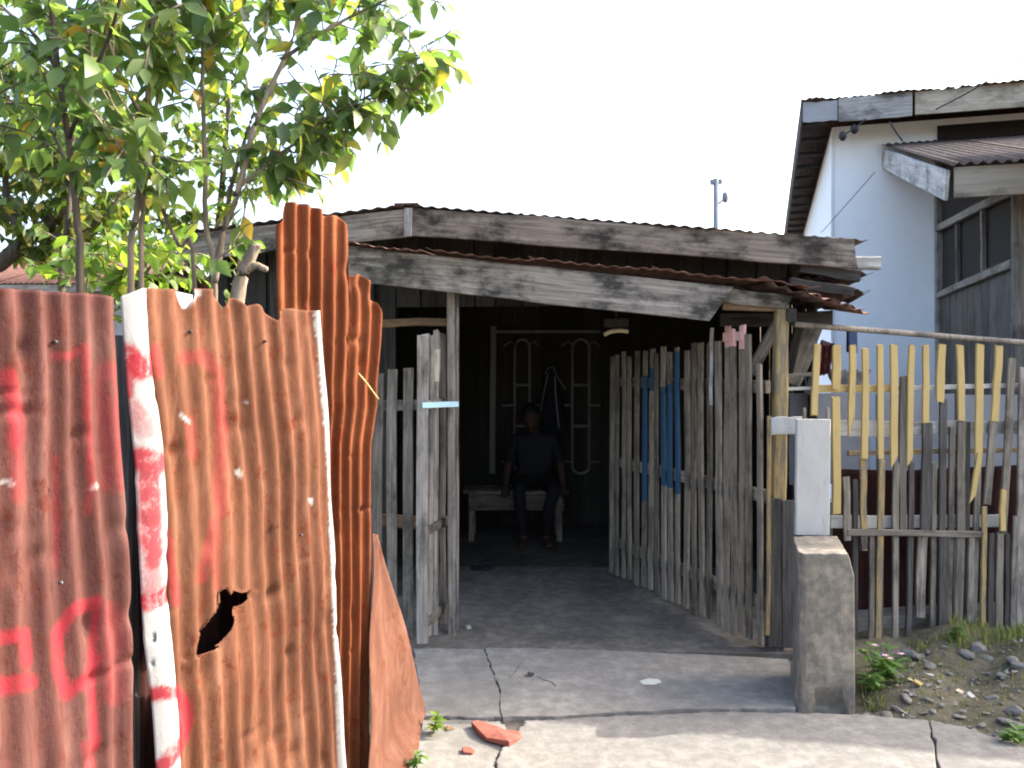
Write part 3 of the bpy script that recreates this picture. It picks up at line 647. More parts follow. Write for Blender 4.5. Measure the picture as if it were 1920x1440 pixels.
sheet('bent_flap', s2, FP, FD, [(222,555),(231,721),(249,878),(253,968),(262,1147),(264,1201),(278,1313),(287,1440)], [(271,547),(275,654),(300,833),(311,968),(311,1112),(320,1224),(328,1336),(334,1440)],
      [(222,556),(235,548),(250,541),(275,541)], 1, .0, M['rust2'], seed=9, off=.006, curl=.022, per=20, dent=.004, bare=[([(240,500),(330,1600)],300,1)],
      strokes=[([(238,668),(262,690),(288,682)],27,1), ([(238,700),(240,740)],12,.9), ([(245,770),(275,800)],26,.55), ([(262,862),(292,868)],27,.95), ([(280,900),(286,1050)],24,.92), ([(262,960),(268,1040)],14,.7),
               ([(282,1065),(285,1100)],26,.6), ([(272,1130),(300,1122),(325,1105)],18,1), ([(270,1303),(330,1298)],15,.98), ([(345,1390),(315,1425),(290,1450)],15,.95), ([(250,1140),(262,1180)],9,.6)],
      holes=[[(280,1196),(288,1192),(290,1203),(282,1207)], [(280,1243),(285,1241),(287,1247),(281,1248)]])['label'] = 'unrusted white flap with red spray paint bands'
def nails(parent, pxs, mat):
    for x, y in pxs:
        r = (x-CX)/F; q = (r*FP[1]-FP[0])/(FD[0]-r*FD[1]); c = Vector((FP[0]+FD[0]*q, FP[1]+FD[1]*q, 0)); c.z = EYE-(y-HY)/F*c.y; nn = Vector((FD[1], -FD[0], 0)); c = c+nn*.011
        V, Fc = tube_data([c-nn*.006, c, c+nn*.003], [.004,.004,.002], 8); mesh('nail', V, Fc, mat, parent, smooth=True)
nails(s1, [(98,641),(108,1092)], M['black'])
nails(s2, [(352,622),(492,640),(560,1003)], M['black'])
T3 = (at(520,600,2.78)[0], 2.78); E3 = (at(712,600,3.12)[0], 3.12); D3 = (E3[0]-T3[0], E3[1]-T3[1])
s3 = thing('corrugated_sheet', ((T3[0]+E3[0])/2, 2.95, 0), 'tall orange rusty corrugated iron sheet with stepped top beside the hut gate', 'fence sheet')
sheet('sheet_iron', s3, T3, D3, [(519,400),(519,560),(530,1440)], [(714,590),(712,640),(707,720),(709,760),(700,830),(697,960),(694,1100),(693,1440)],
      [(515,425),(533,412),(540,378),(570,382),(600,392),(604,405),(615,404),(634,404),(650,425),(655,440),(656,515),(664,518),(675,512),(690,528),(693,560),(704,568),(714,598)],
      8.5, .010, M['rust3'], seed=12, dent=.006, thick=.0012)
tie = tube('wire_tie', smooth_path([at(672,700,2.95), at(690,722,2.97), at(709,748,3.02)]), .003, M['yellow'], s3, 6)
# flat leaning scrap sheet
V = []; Fc = []; n = 26
A_ = at(698,1000,3.1); A2 = at(712,1012,3.14); C_ = G(800,1330); B_ = G(772,1438); D_ = G(690,1500)
for j in range(n+1):
    t = j/n; l_ = A_.lerp(D_, t)
    r_ = A2.lerp(C_, t/.72) if t < .72 else C_.lerp(B_, (t-.72)/.28)
    if t > .72: r_ = r_+Vector((random.uniform(-.006,.006), random.uniform(-.004,.004), max(0, .02-.05*(t-.72))))
    for i in range(n+1):
        f = i/n; q = l_.lerp(r_, f); q = q+Vector((1,-.3,.2))*(.012*math.sin(f*7+t*3)*f*(1-f)*3+.006*math.sin(t*11+f*4)); V.append(q)
for j in range(n):
    for i in range(n): a = j*(n+1)+i; Fc.append((a, a+1, a+n+2, a+n+1))
fs = mesh('flat_scrap_sheet', V, Fc, M['rustf'], smooth=True, thick=.0015)
tag(fs, 'flat rusty brown metal sheet leaning at the foot of the tall sheet', 'metal sheet')
hole_shade = thing('corrugated_sheet', (-.9, 2.75, 0), 'added dark rusty backing sheet standing in for shade behind the torn hole', 'fence sheet')  # dark sheet added behind the hole in place of the shade there
sheet('sheet_iron', hole_shade, (FP[0]-.12, FP[1]+.05), FD, [(250,900),(250,1300)], [(620,900),(630,1300)], [(200,905),(700,905)], 10, .010, M['redsheet'], dent=.006, dz=.03, per=8, seed=31)
# posts behind the sheets; the first is added as shade for the gap
for k, (px, Y, lab) in enumerate(((236,2.08,'dark wooden post added as shade in the gap between rusty sheets'),(560,2.95,'thin wooden post behind the torn brown sheet'))):
    a = at(px, 690, Y); tag(plank('fence_post', (a.x-.03,Y+.03,-.05), (a.x-.03,Y+.03,1.58), .09 if k == 0 else .05, .05, M['black']), lab, 'post')

# ------------------------------------------------------------------ concrete post, picket fence and things behind it
def make_post():
    n = 10; V = []; Fc = []
    x0, x1, y0, y1, h = 1.262, 1.508, 3.755, 4.15, .684
    bm = bmesh.new(); bmesh.ops.create_cube(bm, size=1)
    bmesh.ops.subdivide_edges(bm, edges=bm.edges, cuts=7, use_grid_fill=True)
    for v_ in bm.verts:
        x, y, z = v_.co+Vector((.5,.5,.5)); q = Vector((x0+(x1-x0)*x, y0+(y1-y0)*y, -.1+(h+.1)*z))
        q.x += (q.y-y0)*.26
        if x > .99 and z > .99: q.x -= .022; q.z -= .03
        if x < .01 and y < .01: q.x += .012+.01*math.sin(z*9); q.y += .008
        if z < .25 and x < .3: q.x -= .028*(1-z*3)*(1-x)
        if y < .01 and z < .22 and .35 < x < .85: q.y += .035*(1-abs(z-.12)/.12 if abs(z-.12) < .12 else 0)
        q += Vector((random.uniform(-1,1), random.uniform(-1,1), random.uniform(-1,1)))*.0028
        v_.co = q
    me = bpy.data.meshes.new('concrete_post'); bm.to_mesh(me); bm.free(); me.materials.append(M['post'])
    for p_ in me.polygons: p_.use_smooth = False
    o = bpy.data.objects.new('concrete_post', me); link(o); bevel(o, .006, 2)
    tag(o, 'square stained concrete post with chipped corners at the right of the driveway', 'post')
make_post()
wb = thing('white_board', (1.45, 4.2, .68), 'upright white painted board standing behind the top of the concrete post', 'board')
plank('board', at(1522,1002,4.19), at(1524,786,4.19), .165, .03, M['white'], wb, warp=.4)
plank('side_stick', at(1511,1000,4.23), at(1511,765,4.23), .012, .02, M['grey'], wb); plank('side_stick', at(1549,900,4.23), at(1549,765,4.23), .012, .02, M['grey'], wb)
pf = thing('picket_fence', (2.3, 4.8, 0), 'ramshackle picket fence of worn yellow and grey slats right of the gate', 'fence')
def PY(px): return 4.62+(px-1530)/380*.33
pdir = Vector((1, .16, 0)).normalized()
#        xtop ytop xbot ybot width  colour  off  paint-from/to
P = [(1531,645,1526,780,13,'yellow',0),(1566,647,1567,730,16,'yellow',0),(1567,745,1568,962,16,'yellow',0),(1598,648,1596,800,13,'yellow',0),(1621,652,1620,860,13,'yellow',0),(1620,862,1619,1030,13,'yellowd',.01),
     (1651,648,1651,858,12,'yellow',0),(1649,862,1646,1205,12,'yellowd',.01),(1677,646,1676,866,14,'yellow',0),(1693,706,1693,1000,14,'pickg',.012),(1711,648,1705,865,12,'yellow',0),(1738,648,1735,792,13,'yellow',0),
     (1736,793,1734,1000,20,'black',.01),(1729,1000,1725,1158,19,'grey',.01),(1768,647,1762,752,16,'yellow',0),(1770,748,1764,1205,14,'black',.012),(1800,648,1802,788,14,'yellow',0),(1803,790,1796,1165,17,'pickg',.01),
     (1838,646,1834,860,16,'yellow',0),(1834,850,1822,935,11,'yellow',.004),(1835,865,1824,1180,12,'pickg',.014),(1871,648,1864,790,15,'yellow',0),(1862,792,1850,945,15,'pickg',.006),(1846,950,1842,1180,10,'yellowd',.0),
     (1898,673,1880,1000,15,'pickg',-.008),(1882,918,1880,995,11,'yellow',-.02),(1876,1000,1872,1185,14,'pickg',.0),(1918,690,1912,1180,16,'grey',0),(1903,968,1898,1185,12,'pickg',.01),(1584,895,1589,1012,13,'pickg',.006),
     (1650,1004,1649,1210,13,'black',.014),(1620,1005,1620,1030,12,'black',.0),(1793,1003,1790,1175,14,'black',.02),(1767,1003,1768,1190,20,'black',.004),(1822,1003,1818,1182,11,'pickg',.002),(1860,1000,1856,1185,12,'black',.01),
     (1681,868,1678,1198,12,'pickg',.016),(1706,870,1702,1196,11,'black',.018),(1750,868,1748,1196,11,'pickg',.02),(1782,800,1778,1190,11,'pickg',.02),(1815,792,1811,1184,10,'black',.02),(1603,900,1603,1200,10,'black',.02),(1634,1003,1633,1200,10,'pickg',.02),(1888,1000,1886,1185,9,'black',.02),
     (1950,660,1945,1180,15,'yellow',0),(1985,655,1984,1180,14,'pickg',0),(2020,650,2016,900,14,'yellow',0),(2050,670,2046,1180,15,'pickg',0),(2085,650,2080,1180,15,'yellow',0)]
for xt, yt, xb, yb, w, c, off in P:
    Y = PY(xt)+off-.02
    plank('picket', at(xb, yb, Y), at(xt, yt, Y), w/F*Y, .016, M[c], pf, wdir=pdir, cut=.008, warp=.9, ends=((.06 if (xt, yt) == (1598,648) else (.03 if yb in (866,865,935) else 0)), 0), n=4)
def rail(x0, y0, x1, y1, w, mat, off=.025, t=.022, nm='rail'): return plank(nm, at(x0, y0, PY(x0)+off), at(x1, y1, PY(x1)+off), w/F*4.7, t, mat, pf, wdir=(0,0,1), n=6)
rail(1524,729,1674,728,14,M['yellow']); rail(1676,728,1990,720,9,M['white'],.03)
rail(1556,802,1694,804,30,M['white'],.03); rail(1696,803,1990,800,26,M['fasciap'],.03)
rail(1590,850,1990,843,9,M['yellowd'],.06); rail(1556,978,1880,976,24,M['white'],.06); rail(1588,998,1845,1002,12,M['grey'],-.022,.02)
plank('rail', at(1446,800,4.44), at(1506,799,4.42), .09, .024, M['white'], pf, wdir=(0,0,1))['label'] = 'white board end across the yellow post'
plank('rail', at(1472,730,4.62), at(1530,728,4.66), .018, .02, M['white'], pf, wdir=(0,0,1)); plank('rail', at(1472,704,4.64), at(1534,704,4.67), .02, .02, M['grey'], pf, wdir=(0,0,1))
tag(tube('long_pole', smooth_path([at(1490,608,4.58), at(1600,617,4.66), at(1750,629,4.78), at(1892,640,4.9), at(2050,652,5.04)]), [.016]*17, M['grey']), 'thin grey pole running level from the hut eave above the picket fence', 'pole')
rs = thing('red_sheet_wall', (2.5, 5.05, 0), 'dark red corrugated sheet low behind the picket fence', 'metal sheet')
sheet('sheet_iron', rs, (1.75,4.98), (.986,.165), [(1562,880),(1562,1180)], [(2110,880),(2110,1180)], [(1500,878),(1700,882),(1900,872),(2200,868)], 17, .010, M['redsheet'], dent=.006, dz=.03, per=8, seed=21)
gw = thing('grey_panel', (2.6, 5.5, .8), 'plain grey board panel above the red sheet behind the picket fence', 'panel')
for k in range(4): plank('board', at(1556+k*160,812,5.55+.12*k)+Vector((0,0,-.33)), at(1556+k*160,812,5.55+.12*k)+Vector((0,0,.26)), .56, .02, M['greywall'], gw, wdir=pdir, warp=.3)
plinth = slab('concrete_plinth', [tuple(at(1600,1200,4.8)[:2]), tuple(at(2100,1200,5.25)[:2]), tuple((at(2100,1200,5.25)+Vector((-.03,.16,0)))[:2]), tuple((at(1600,1200,4.8)+Vector((-.03,.16,0)))[:2])], -.2, .085, M['pave_dark'], sub=8)
tag(plinth, 'low rough concrete plinth under the red sheet behind the pickets', 'plinth')
# clutter between the post and the white wall
tag(plank('leaning_board', at(1482,720,5.0), at(1525,612,5.2), .11, .02, M['pickg']), 'broad grey board leaning under the drooping roof corner', 'board')
tag(plank('leaning_board', at(1515,740,5.1), at(1548,640,5.15), .06, .02, M['black']), 'dark narrow board leaning beside the first yellow pickets', 'board')
V, Fc = box_data(tuple(at(1597,637,5.6)), (.06,.05,.17), .006); tag(bevel(mesh('blue_drainpipe_end', V, Fc, M['blueplastic']), .006), 'short blue plastic pipe end against the white wall above pickets', 'pipe')
def cloth(name, px, py, Y, w, h, mat, lab, cat):
    V = []; Fc = []; n = 10; c = at(px, py, Y)
    for j in range(n+1):
        for i in range(n+1):
            V.append(c+Vector(((i/n-.5)*w*(1-.3*j/n), .03*math.sin(i*1.7+j*.5), -j/n*h+.01*math.sin(i*2.1))))
    for j in range(n):
        for i in range(n): a = j*(n+1)+i; Fc.append((a, a+1, a+n+2, a+n+1))
    tag(mesh(name, V, Fc, mat, smooth=True, thick=.004), lab, cat)
cloth('red_cloth', 1546, 646, 5.1, .1, .18, M['redcloth'], 'dark red cloth hanging behind the first yellow pickets', 'cloth')
cloth('plastic_sheet', 1592, 694, 5.3, .26, .12, M['iron'], 'pale plastic sheet bunched behind the yellow pickets', 'plastic sheet')

# ------------------------------------------------------------------ white house on the right (yawed 17 degrees) with boarded porch
WU = Vector((.958, -.287, 0)); WV = Vector((.287, .958, 0)); WC = Vector((3.70, 9.86, 0))
def W(u, v, z): p = WC+WU*u+WV*v; return Vector((p.x, p.y, z))
wh = thing('white_house', W(2, 2, 0), 'tall white walled house with brown roof overhang behind the hut', 'house')
V = [W(0,0,-.1),W(7,0,-.1),W(7,13,-.1),W(0,13,-.1),W(0,0,4.28),W(7,0,4.28),W(7,13,4.28),W(0,13,4.28)]
mesh('wall', V, [(0,1,5,4),(1,2,6,5),(2,3,7,6),(3,0,4,7),(4,5,6,7)], M['wall'], wh)
for k in range(10):
    a = -.36+k*.76
    corr_sheet('roof_sheet', W(a,-.54,4.47), W(a+.78,-.54,4.47), W(a,13.3,4.6), W(a+.78,13.3,4.6), 10, .006, M['brownroof'], wh, rows=2, rag=.004)
# overhang: fascia boards, soffit sheets and purlins along the left side
P0 = -.34
plank('fascia_board', W(P0,-.5,4.34), W(0.02,-.5,4.34), .22, .025, M['greywall'], wh, wdir=(0,0,1))
plank('fascia_board', W(.03,-.505,4.33), W(.77,-.505,4.33), .26, .025, M['fasciap'], wh, wdir=(0,0,1))
plank('fascia_board', W(.8,-.5,4.335), W(6.6,-.5,4.335), .25, .025, M['fasciab'], wh, wdir=(0,0,1))
for k in range(17): plank('purlin', W(P0+.01,.05+k*.75,4.36), W(.0,.05+k*.75,4.36), .05, .06, M['black'], wh, wdir=(0,0,1), n=2)
plank('barge_board', W(P0,-.47,4.36), W(P0,13.2,4.38), .2, .025, M['black'], wh, wdir=(0,0,1))
plank('corner_trim', W(.0,-.02,-.1)+Vector((-.0,0,0)), W(.0,-.02,4.2), .03, .02, M['wall'], wh)
# porch projecting towards the street
PC = Vector((3.86, 6.5, 0))
def Q(u, v, z): p = PC+WU*u+WV*v; return Vector((p.x, p.y, z))
po = thing('boarded_porch', Q(2, 1.6, 0), 'boarded porch with brown screens and rusty awning at the right edge', 'porch')
def awn(v): return 2.92+.29*(v+.5)
for k in range(8):
    a = -.6+k*.76
    corr_sheet('awning_sheet', Q(a,-.56,awn(-.56)+.06), Q(a+.79,-.56,awn(-.56)+.06), Q(a,3.16,awn(3.16)+.06), Q(a+.79,3.16,awn(3.16)+.06), 10, .012, M['awnrust'], po, rows=4, rag=.006)
plank('side_barge_board', Q(-.58,-.47,awn(-.47)-.1), Q(-.58,3.14,awn(3.14)-.1), .22, .025, M['fasciap'], po, wdir=(0,0,1), cut=.01)
plank('front_fascia', Q(-.54,-.5,awn(-.5)-.08), Q(5.6,-.5,awn(-.5)-.08), .22, .025, M['fasciab'], po, wdir=(0,0,1), n=8)
for uu, vv in ((0,0),(0,3.1),(1.8,0),(3.6,0),(5.4,0)): plank('porch_post', Q(uu,vv,-.05), Q(uu,vv,awn(vv)-.05), .09, .09, M['grey'], po, wdir=WU)
v = .06
while v < 3.05:
    w = .27
    plank('side_board', Q(0,v+w/2,-.05), Q(0,v+w/2,2.28), w-.012, .02, M['porchw'], po, wdir=WV, n=3, warp=.5); v += w
plank('side_rail', Q(-.03,.05,2.3), Q(-.03,3.06,2.3), .07, .05, M['grey'], po, wdir=(0,0,1))
plank('side_rail', Q(-.03,.05,2.86), Q(-.03,3.06,3.05), .07, .05, M['grey'], po, wdir=(0,0,1))
for vv in (1.05, 2.1): plank('screen_stud', Q(-.01,vv,2.33), Q(-.01,vv,2.95), .05, .04, M['grey'], po, wdir=WV)
V = [Q(.02,.03,2.3),Q(.02,3.06,2.3),Q(.02,3.06,awn(3.06)),Q(.02,.03,awn(.03))]; mesh('screen', V, [(0,1,2,3)], M['screen'], po, thick=.004)
u = .06
while u < 5.4:
    plank('front_board', Q(u+.15,0,-.05), Q(u+.15,0,awn(0)-.06), .285, .02, M['porchw'], po, wdir=WU, n=3, warp=.5); u += .3
u = 1.1
while u < 6.8:
    plank('dark_eave_board', W(u+.15,-.03,2.4), W(u+.15,-.03,4.2), .305, .02, M['screen'], wh, wdir=WU, n=2, warp=.3); u += .3  # dark boards added on the wall for the dark soffit area
# unseen awning added right of the view, set out to shade the ground
AF0 = Vector((3.45,5.11,3.0)); AF1 = Vector((6.06,4.61,3.0)); ad_ = (AF1-AF0)/4
for k in range(6):
    a = AF0+ad_*k; b = AF0+ad_*(k+1)+ad_*.03; bk = Vector((.3,1.0,.1))
    corr_sheet('shade_awning_sheet', a, b, a+bk, b+bk, 10, .01, M['rustr'], po, rows=2)
plank('shade_awning_fascia', AF0+Vector((0,.02,-.09)), AF0+ad_*6+Vector((0,.02,-.09)), .16, .025, M['fasciab'], po, wdir=(0,0,1))
for k in (0.9, 3.2, 5.8):
    a = AF0+ad_*k+Vector((0,.08,0)); plank('shade_awning_post', (a.x,a.y,-.05), (a.x,a.y,2.95), .08, .08, M['grey'], po)
# wires and insulators on the white house
sw = thing('service_wire', W(.4,-.5,4.1), 'black service wire with two insulators under the white house eave', 'wire')
wpt = [at(1572,258,9.35), at(1600,242,9.3), at(1625,222,9.28)]
tube('wire', smooth_path(wpt), .008, M['wire'], sw, 6)
for x, y in ((1580,255),(1602,242)):
    c = at(x, y, 9.34); V, Fc = tube_data([c+Vector((0,0,-.05)), c+Vector((0,0,-.02)), c+Vector((0,0,.02)), c+Vector((0,0,.05))], [.02,.04,.04,.02], 10); mesh('insulator', V, Fc, M['wire'], sw, smooth=True)
tag(tube('wire', smooth_path([at(1668,228,9.2), at(1680,248,9.15), at(1692,264,9.1)]), .01, M['wire']), 'short dark wire dropping from fascia to the awning roof', 'wire')
tag(tube('wire', smooth_path([at(1641,322,9.3), at(1590,380,9.6), at(1540,436,9.8)]), .004, M['wire']), 'thin wire slanting down across the white wall', 'wire')
tag(tube('wire', smooth_path([at(1755,205,8.7), at(1830,165,8.2), at(1910,110,7.6), at(1990,50,7.0)]), .007, M['wire']), 'overhead wire rising from the white house fascia to the right', 'wire')
# utility pole far behind the hut
up = thing('utility_pole', (at(1343,690,16).x, 16, 0), 'slim utility pole rising behind the hut roof', 'utility pole')
x = at(1343,690,16).x; tube('pole', [(x,16,-.05), (x,16,5.05)], [.07,.055], M['pole'], up, 10)
plank('crossarm', (x-.11,16,4.98), (x+.1,16,5.0), .09, .08, M['pole'], up, wdir=(0,0,1))
pbr = tube('bracket', smooth_path([(x,16,4.55), (x+.1,16,4.62), (x+.17,16,4.72)]), .02, M['pole'], up, 6)
V, Fc = tube_data([(x+.17,16,4.6), (x+.17,16,4.66), (x+.17,16,4.76), (x+.17,16,4.8)], [.03,.06,.06,.03], 10); mesh('insulator', V, Fc, M['pole'], pbr, smooth=True)
# far house on the left
fh = thing('far_house', at(60, 690, 14), 'far grey house with reddish iron roof beyond the trees at left', 'house')
hx0, hx1 = at(-420,690,14).x, at(235,690,14).x
V = [(hx0,14.4,-.05),(hx1,14.4,-.05),(hx1,18,-.05),(hx0,18,-.05),(hx0,14.4,2.95),(hx1,14.4,2.95),(hx1,18,2.95),(hx0,18,2.95)]
mesh('wall', V, [(0,1,5,4),(1,2,6,5),(2,3,7,6),(3,0,4,7)], M['greywall'], fh)
for k in range(8):
    a = hx0-.2+(hx1-hx0+.4)*k/8; b = hx0-.2+(hx1-hx0+.4)*(k+1)/8+.04
    corr_sheet('roof_sheet', (a,13.9,2.88), (b,13.9,2.88), (a,16.3,3.55), (b,16.3,3.55), 9, .012, M['redroof'], fh, rows=2)
    corr_sheet('roof_sheet', (a,18.5,2.88), (b,18.5,2.88), (a,16.3,3.55), (b,16.3,3.55), 9, .012, M['redroof'], fh, rows=2)
plank('fascia_board', (hx0-.2,13.92,2.8), (hx1+.2,13.92,2.8), .12, .03, M['grey'], fh, wdir=(0,0,1))

# ------------------------------------------------------------------ trees
def leaf_mesh(L, w, droop=.25, fold=.25):
    V = []; Fc = []; n = 5
    prof = [0, .62, 1, .82, .45, 0]
    for i in range(n+1):
        t = i/n; y = t*L; z = -droop*L*t*t; ww = w/2*prof[i]
        V += [(-ww, y, z+fold*ww), (0, y, z), (ww, y, z+fold*ww)]
    for i in range(n):
        a = i*3
        if i == 0: Fc += [(1, 4, 3), (1, 5, 4)]
        elif i == n-1: Fc += [(a, a+1, a+4), (a+1, a+2, a+4)]
        else: Fc += [(a, a+1, a+4, a+3), (a+1, a+2, a+5, a+4)]
    used = sorted({i for f in Fc for i in f}); mp = {o: k for k, o in enumerate(used)}
    return np.array([V[i] for i in used]), [tuple(mp[i] for i in f) for f in Fc]
def leaf_frame(d, roll):
    d = d.normalized(); x = d.cross(Vector((0,0,1)))
    if x.length < .05: x = Vector((1,0,0))
    x.normalize(); z = x.cross(d).normalized()
    x2 = x*math.cos(roll)+z*math.sin(roll); z2 = x2.cross(d).normalized()
    return Matrix((x2, d, z2)).transposed()
def grow_twigs(path, start, spacing, tl, leafL, droop=.7, up=.15, per=.042):
    """leaf placements and twig tubes along a branch path"""
    leaves = []; tw = []; acc = 0; tot = sum((path[i+1]-path[i]).length for i in range(len(path)-1)); run = 0
    for i in range(len(path)-1):
        seg = path[i+1]-path[i]; l_ = seg.length
        while acc < l_:
            f = (run+acc)/tot
            if f >= start:
                b = path[i]+seg*(acc/l_); ax = seg.normalized()
                r = Vector((random.gauss(0,1), random.gauss(0,1), random.gauss(0,1))); r = (r-ax*r.dot(ax)).normalized()
                d = (r*.85+ax*.6+Vector((0,0,up))).normalized(); n = random.uniform(.6, 1.2)*tl; k = max(2, int(n/per)); q = b.copy(); pts = [q.copy()]
                for j in range(k):
                    d = (d+Vector((random.gauss(0,.1), random.gauss(0,.1), random.gauss(0,.1)-.05))).normalized(); q = q+d*per; pts.append(q.copy())
                    for _ in range(random.choice((1,1,2))):
                        s = Vector((random.gauss(0,1), random.gauss(0,1), random.gauss(0,.6))); ld = (d*.5+s.normalized()*.8+Vector((0,0,-droop*random.uniform(.3,1.3)))).normalized()
                        leaves.append((q.copy(), ld, random.gauss(0,.6), leafL*random.uniform(.65,1.2)))
                tw.append(tube_data(pts, [.0035]*len(pts), 4))
            acc += spacing*random.uniform(.6, 1.4)
        acc -= l_; run += l_
    return leaves, tw
def cloud_twigs(c, r, n, tl, leafL, droop=.7, per=.042):
    leaves = []; tw = []
    for _ in range(n):
        while True:
            v_ = Vector((random.uniform(-1,1), random.uniform(-1,1), random.uniform(-1,1)))
            if v_.length < 1: break
        b = Vector(c)+Vector((v_.x*r[0], v_.y*r[1], v_.z*r[2])); d = Vector((random.gauss(0,1), random.gauss(0,1), random.gauss(0,.6)+.1)).normalized()
        q = b.copy(); pts = [q.copy()]
        for j in range(max(2, int(tl*random.uniform(.6,1.2)/per))):
            d = (d+Vector((random.gauss(0,.12), random.gauss(0,.12), random.gauss(0,.12)-.04))).normalized(); q = q+d*per; pts.append(q.copy())
            for _ in range(random.choice((1,1,2))):
                s = Vector((random.gauss(0,1), random.gauss(0,1), random.gauss(0,.6))); ld = (d*.5+s.normalized()*.8+Vector((0,0,-droop*random.uniform(.3,1.3)))).normalized()
                leaves.append((q.copy(), ld, random.gauss(0,.6), leafL*random.uniform(.65,1.2)))
        tw.append(tube_data(pts, [.0035]*len(pts), 4))
    return leaves, tw
LM = [leaf_mesh(1, w, dr, fo) for w, dr, fo in ((.52,.2,.22),(.56,.32,.15),(.48,.12,.3))]
def leaf_objects(tree, leaves, mat, nind, nm='foliage'):
    leaves = sorted(leaves, key=lambda q: q[0].y+random.gauss(0,.25)); ind = leaves[:nind]; rest = leaves[nind:]
    meshes = []
    for k, (v_, f_) in enumerate(LM):
        me = bpy.data.meshes.new('leaf'); me.from_pydata(v_.tolist(), [], f_); me.materials.append(mat); me.polygons.foreach_set('use_smooth', [True]*len(me.polygons)); meshes.append(me)
    for p_, d, roll, s in ind:
        o = bpy.data.objects.new('leaf', random.choice(meshes)); Mx = leaf_frame(d, roll).to_4x4() @ Matrix.Diagonal((s, s, s, 1)); Mx.translation = p_; link(o, tree, Mx)
    if rest:
        V = []; Fc = []; n = 0
        for p_, d, roll, s in rest:
            v_, f_ = random.choice(LM); m3 = np.array(leaf_frame(d, roll)); V.append((v_*s)@m3.T+np.array(p_)); Fc += [tuple(i+n for i in f) for f in f_]; n += len(v_)
        o = mesh(nm, np.concatenate(V).tolist(), Fc, mat, tree, smooth=True); o['kind'] = 'stuff'
def tree(name, base, label, stems, mat, bark, nind, clouds=(), leafL=.11, tl=.26, spacing=.09, extra=None, cat='tree'):
    t = thing(name, base, label, cat); allL = []; tws = []
    for st in stems:
        pts, r0, r1, start = st[:4]; path = smooth_path(pts, 5); n = len(path)
        path = [q+Vector((random.gauss(0,.0015), random.gauss(0,.0015), 0)) for q in path]
        tube('trunk' if r0 > .0115 else 'branch', path, [r0+(r1-r0)*i/(n-1) for i in range(n)], bark, t, 8)
        if start < 1:
            l_, w_ = grow_twigs(path, start, st[4] if len(st) > 4 else spacing, st[5] if len(st) > 5 else tl, leafL); allL += l_; tws += w_
    for c, r, n in clouds:
        l_, w_ = cloud_twigs(c, r, n, tl, leafL); allL += l_; tws += w_
    # a leaf that hangs close above the street fence or in front of it would not grow there
    allL = [q for q in allL if q[0].y > 2.7 and q[0].z > 1.15]
    if tws: V, Fc = merge(tws); mesh('twigs', V, Fc, bark, t, smooth=True)['kind'] = 'stuff'
    leaf_objects(t, allL, mat, nind); return t
def S(Y, *pp): return [at(x, y, Y+(dy or 0)) for x, y, dy in [(q+(0,))[:3] for q in pp]]
# sapling with a single dark stem
tree('slender_tree', (at(150,690,3.3).x,3.3,0), 'slender leafy tree with one dark stem, leftmost above the rusty fence',
     [([Vector((at(152,690,3.3).x,3.3,-.05))]+S(3.3,(152,560),(145,420),(128,260),(108,120),(95,0),(80,-160)), .017, .009, .74, .06, .3),
      (S(3.3,(128,260),(170,150,-.2),(215,40,-.3),(240,-80,-.4)), .01, .005, .3, .085), (S(3.3,(112,140),(60,60,.2),(0,10,.3),(-60,-60,.4)), .01, .005, .2, .07), (S(3.3,(140,360),(100,250,.2),(40,200,.3),(-20,170,.4)), .008, .004, .2, .06)],
     M['leafA'], M['barkd'], 200, clouds=[(at(50,50,3.3), (.28,.3,.28), 12), (at(170,-20,3.2), (.3,.25,.2), 9), (at(50,230,3.5), (.2,.3,.22), 7)], leafL=.1)
tree('twin_stem_tree', (at(262,690,3.45).x,3.45,0), 'leafy tree with two brown stems close together behind the white flap',
     [([Vector((at(262,690,3.45).x,3.45,-.05))]+S(3.45,(246,540),(256,400),(272,240),(285,90),(290,-60),(300,-200)), .015, .008, .74, .06, .3),
      ([Vector((at(268,690,3.5).x,3.5,-.05))]+S(3.5,(264,540),(268,400),(276,300),(292,200),(322,100),(350,10),(380,-100)), .012, .006, .75, .07, .28),
      (S(3.45,(274,230),(230,150,-.2),(200,60,-.3),(190,-40,-.3)), .009, .004, .2, .08), (S(3.45,(262,330),(230,280,-.25),(195,240,-.4)), .007, .004, .3, .05), (S(3.45,(262,340),(290,290,-.1),(240,250,-.3)), .006, .003, .3, .06),
      ([Vector((at(375,690,3.6).x,3.6,-.05))]+S(3.6,(365,530),(335,460),(298,380),(285,330)), .011, .006, .9)],
     M['leafA'], M['bark'], 220, clouds=[(at(230,60,3.4), (.24,.3,.24), 9), (at(370,0,3.5), (.28,.3,.13), 8), (at(210,250,3.3), (.14,.2,.11), 9), (at(330,-80,3.5), (.5,.3,.2), 14), (at(250,330,3.5), (.12,.2,.08), 5)], leafL=.11)
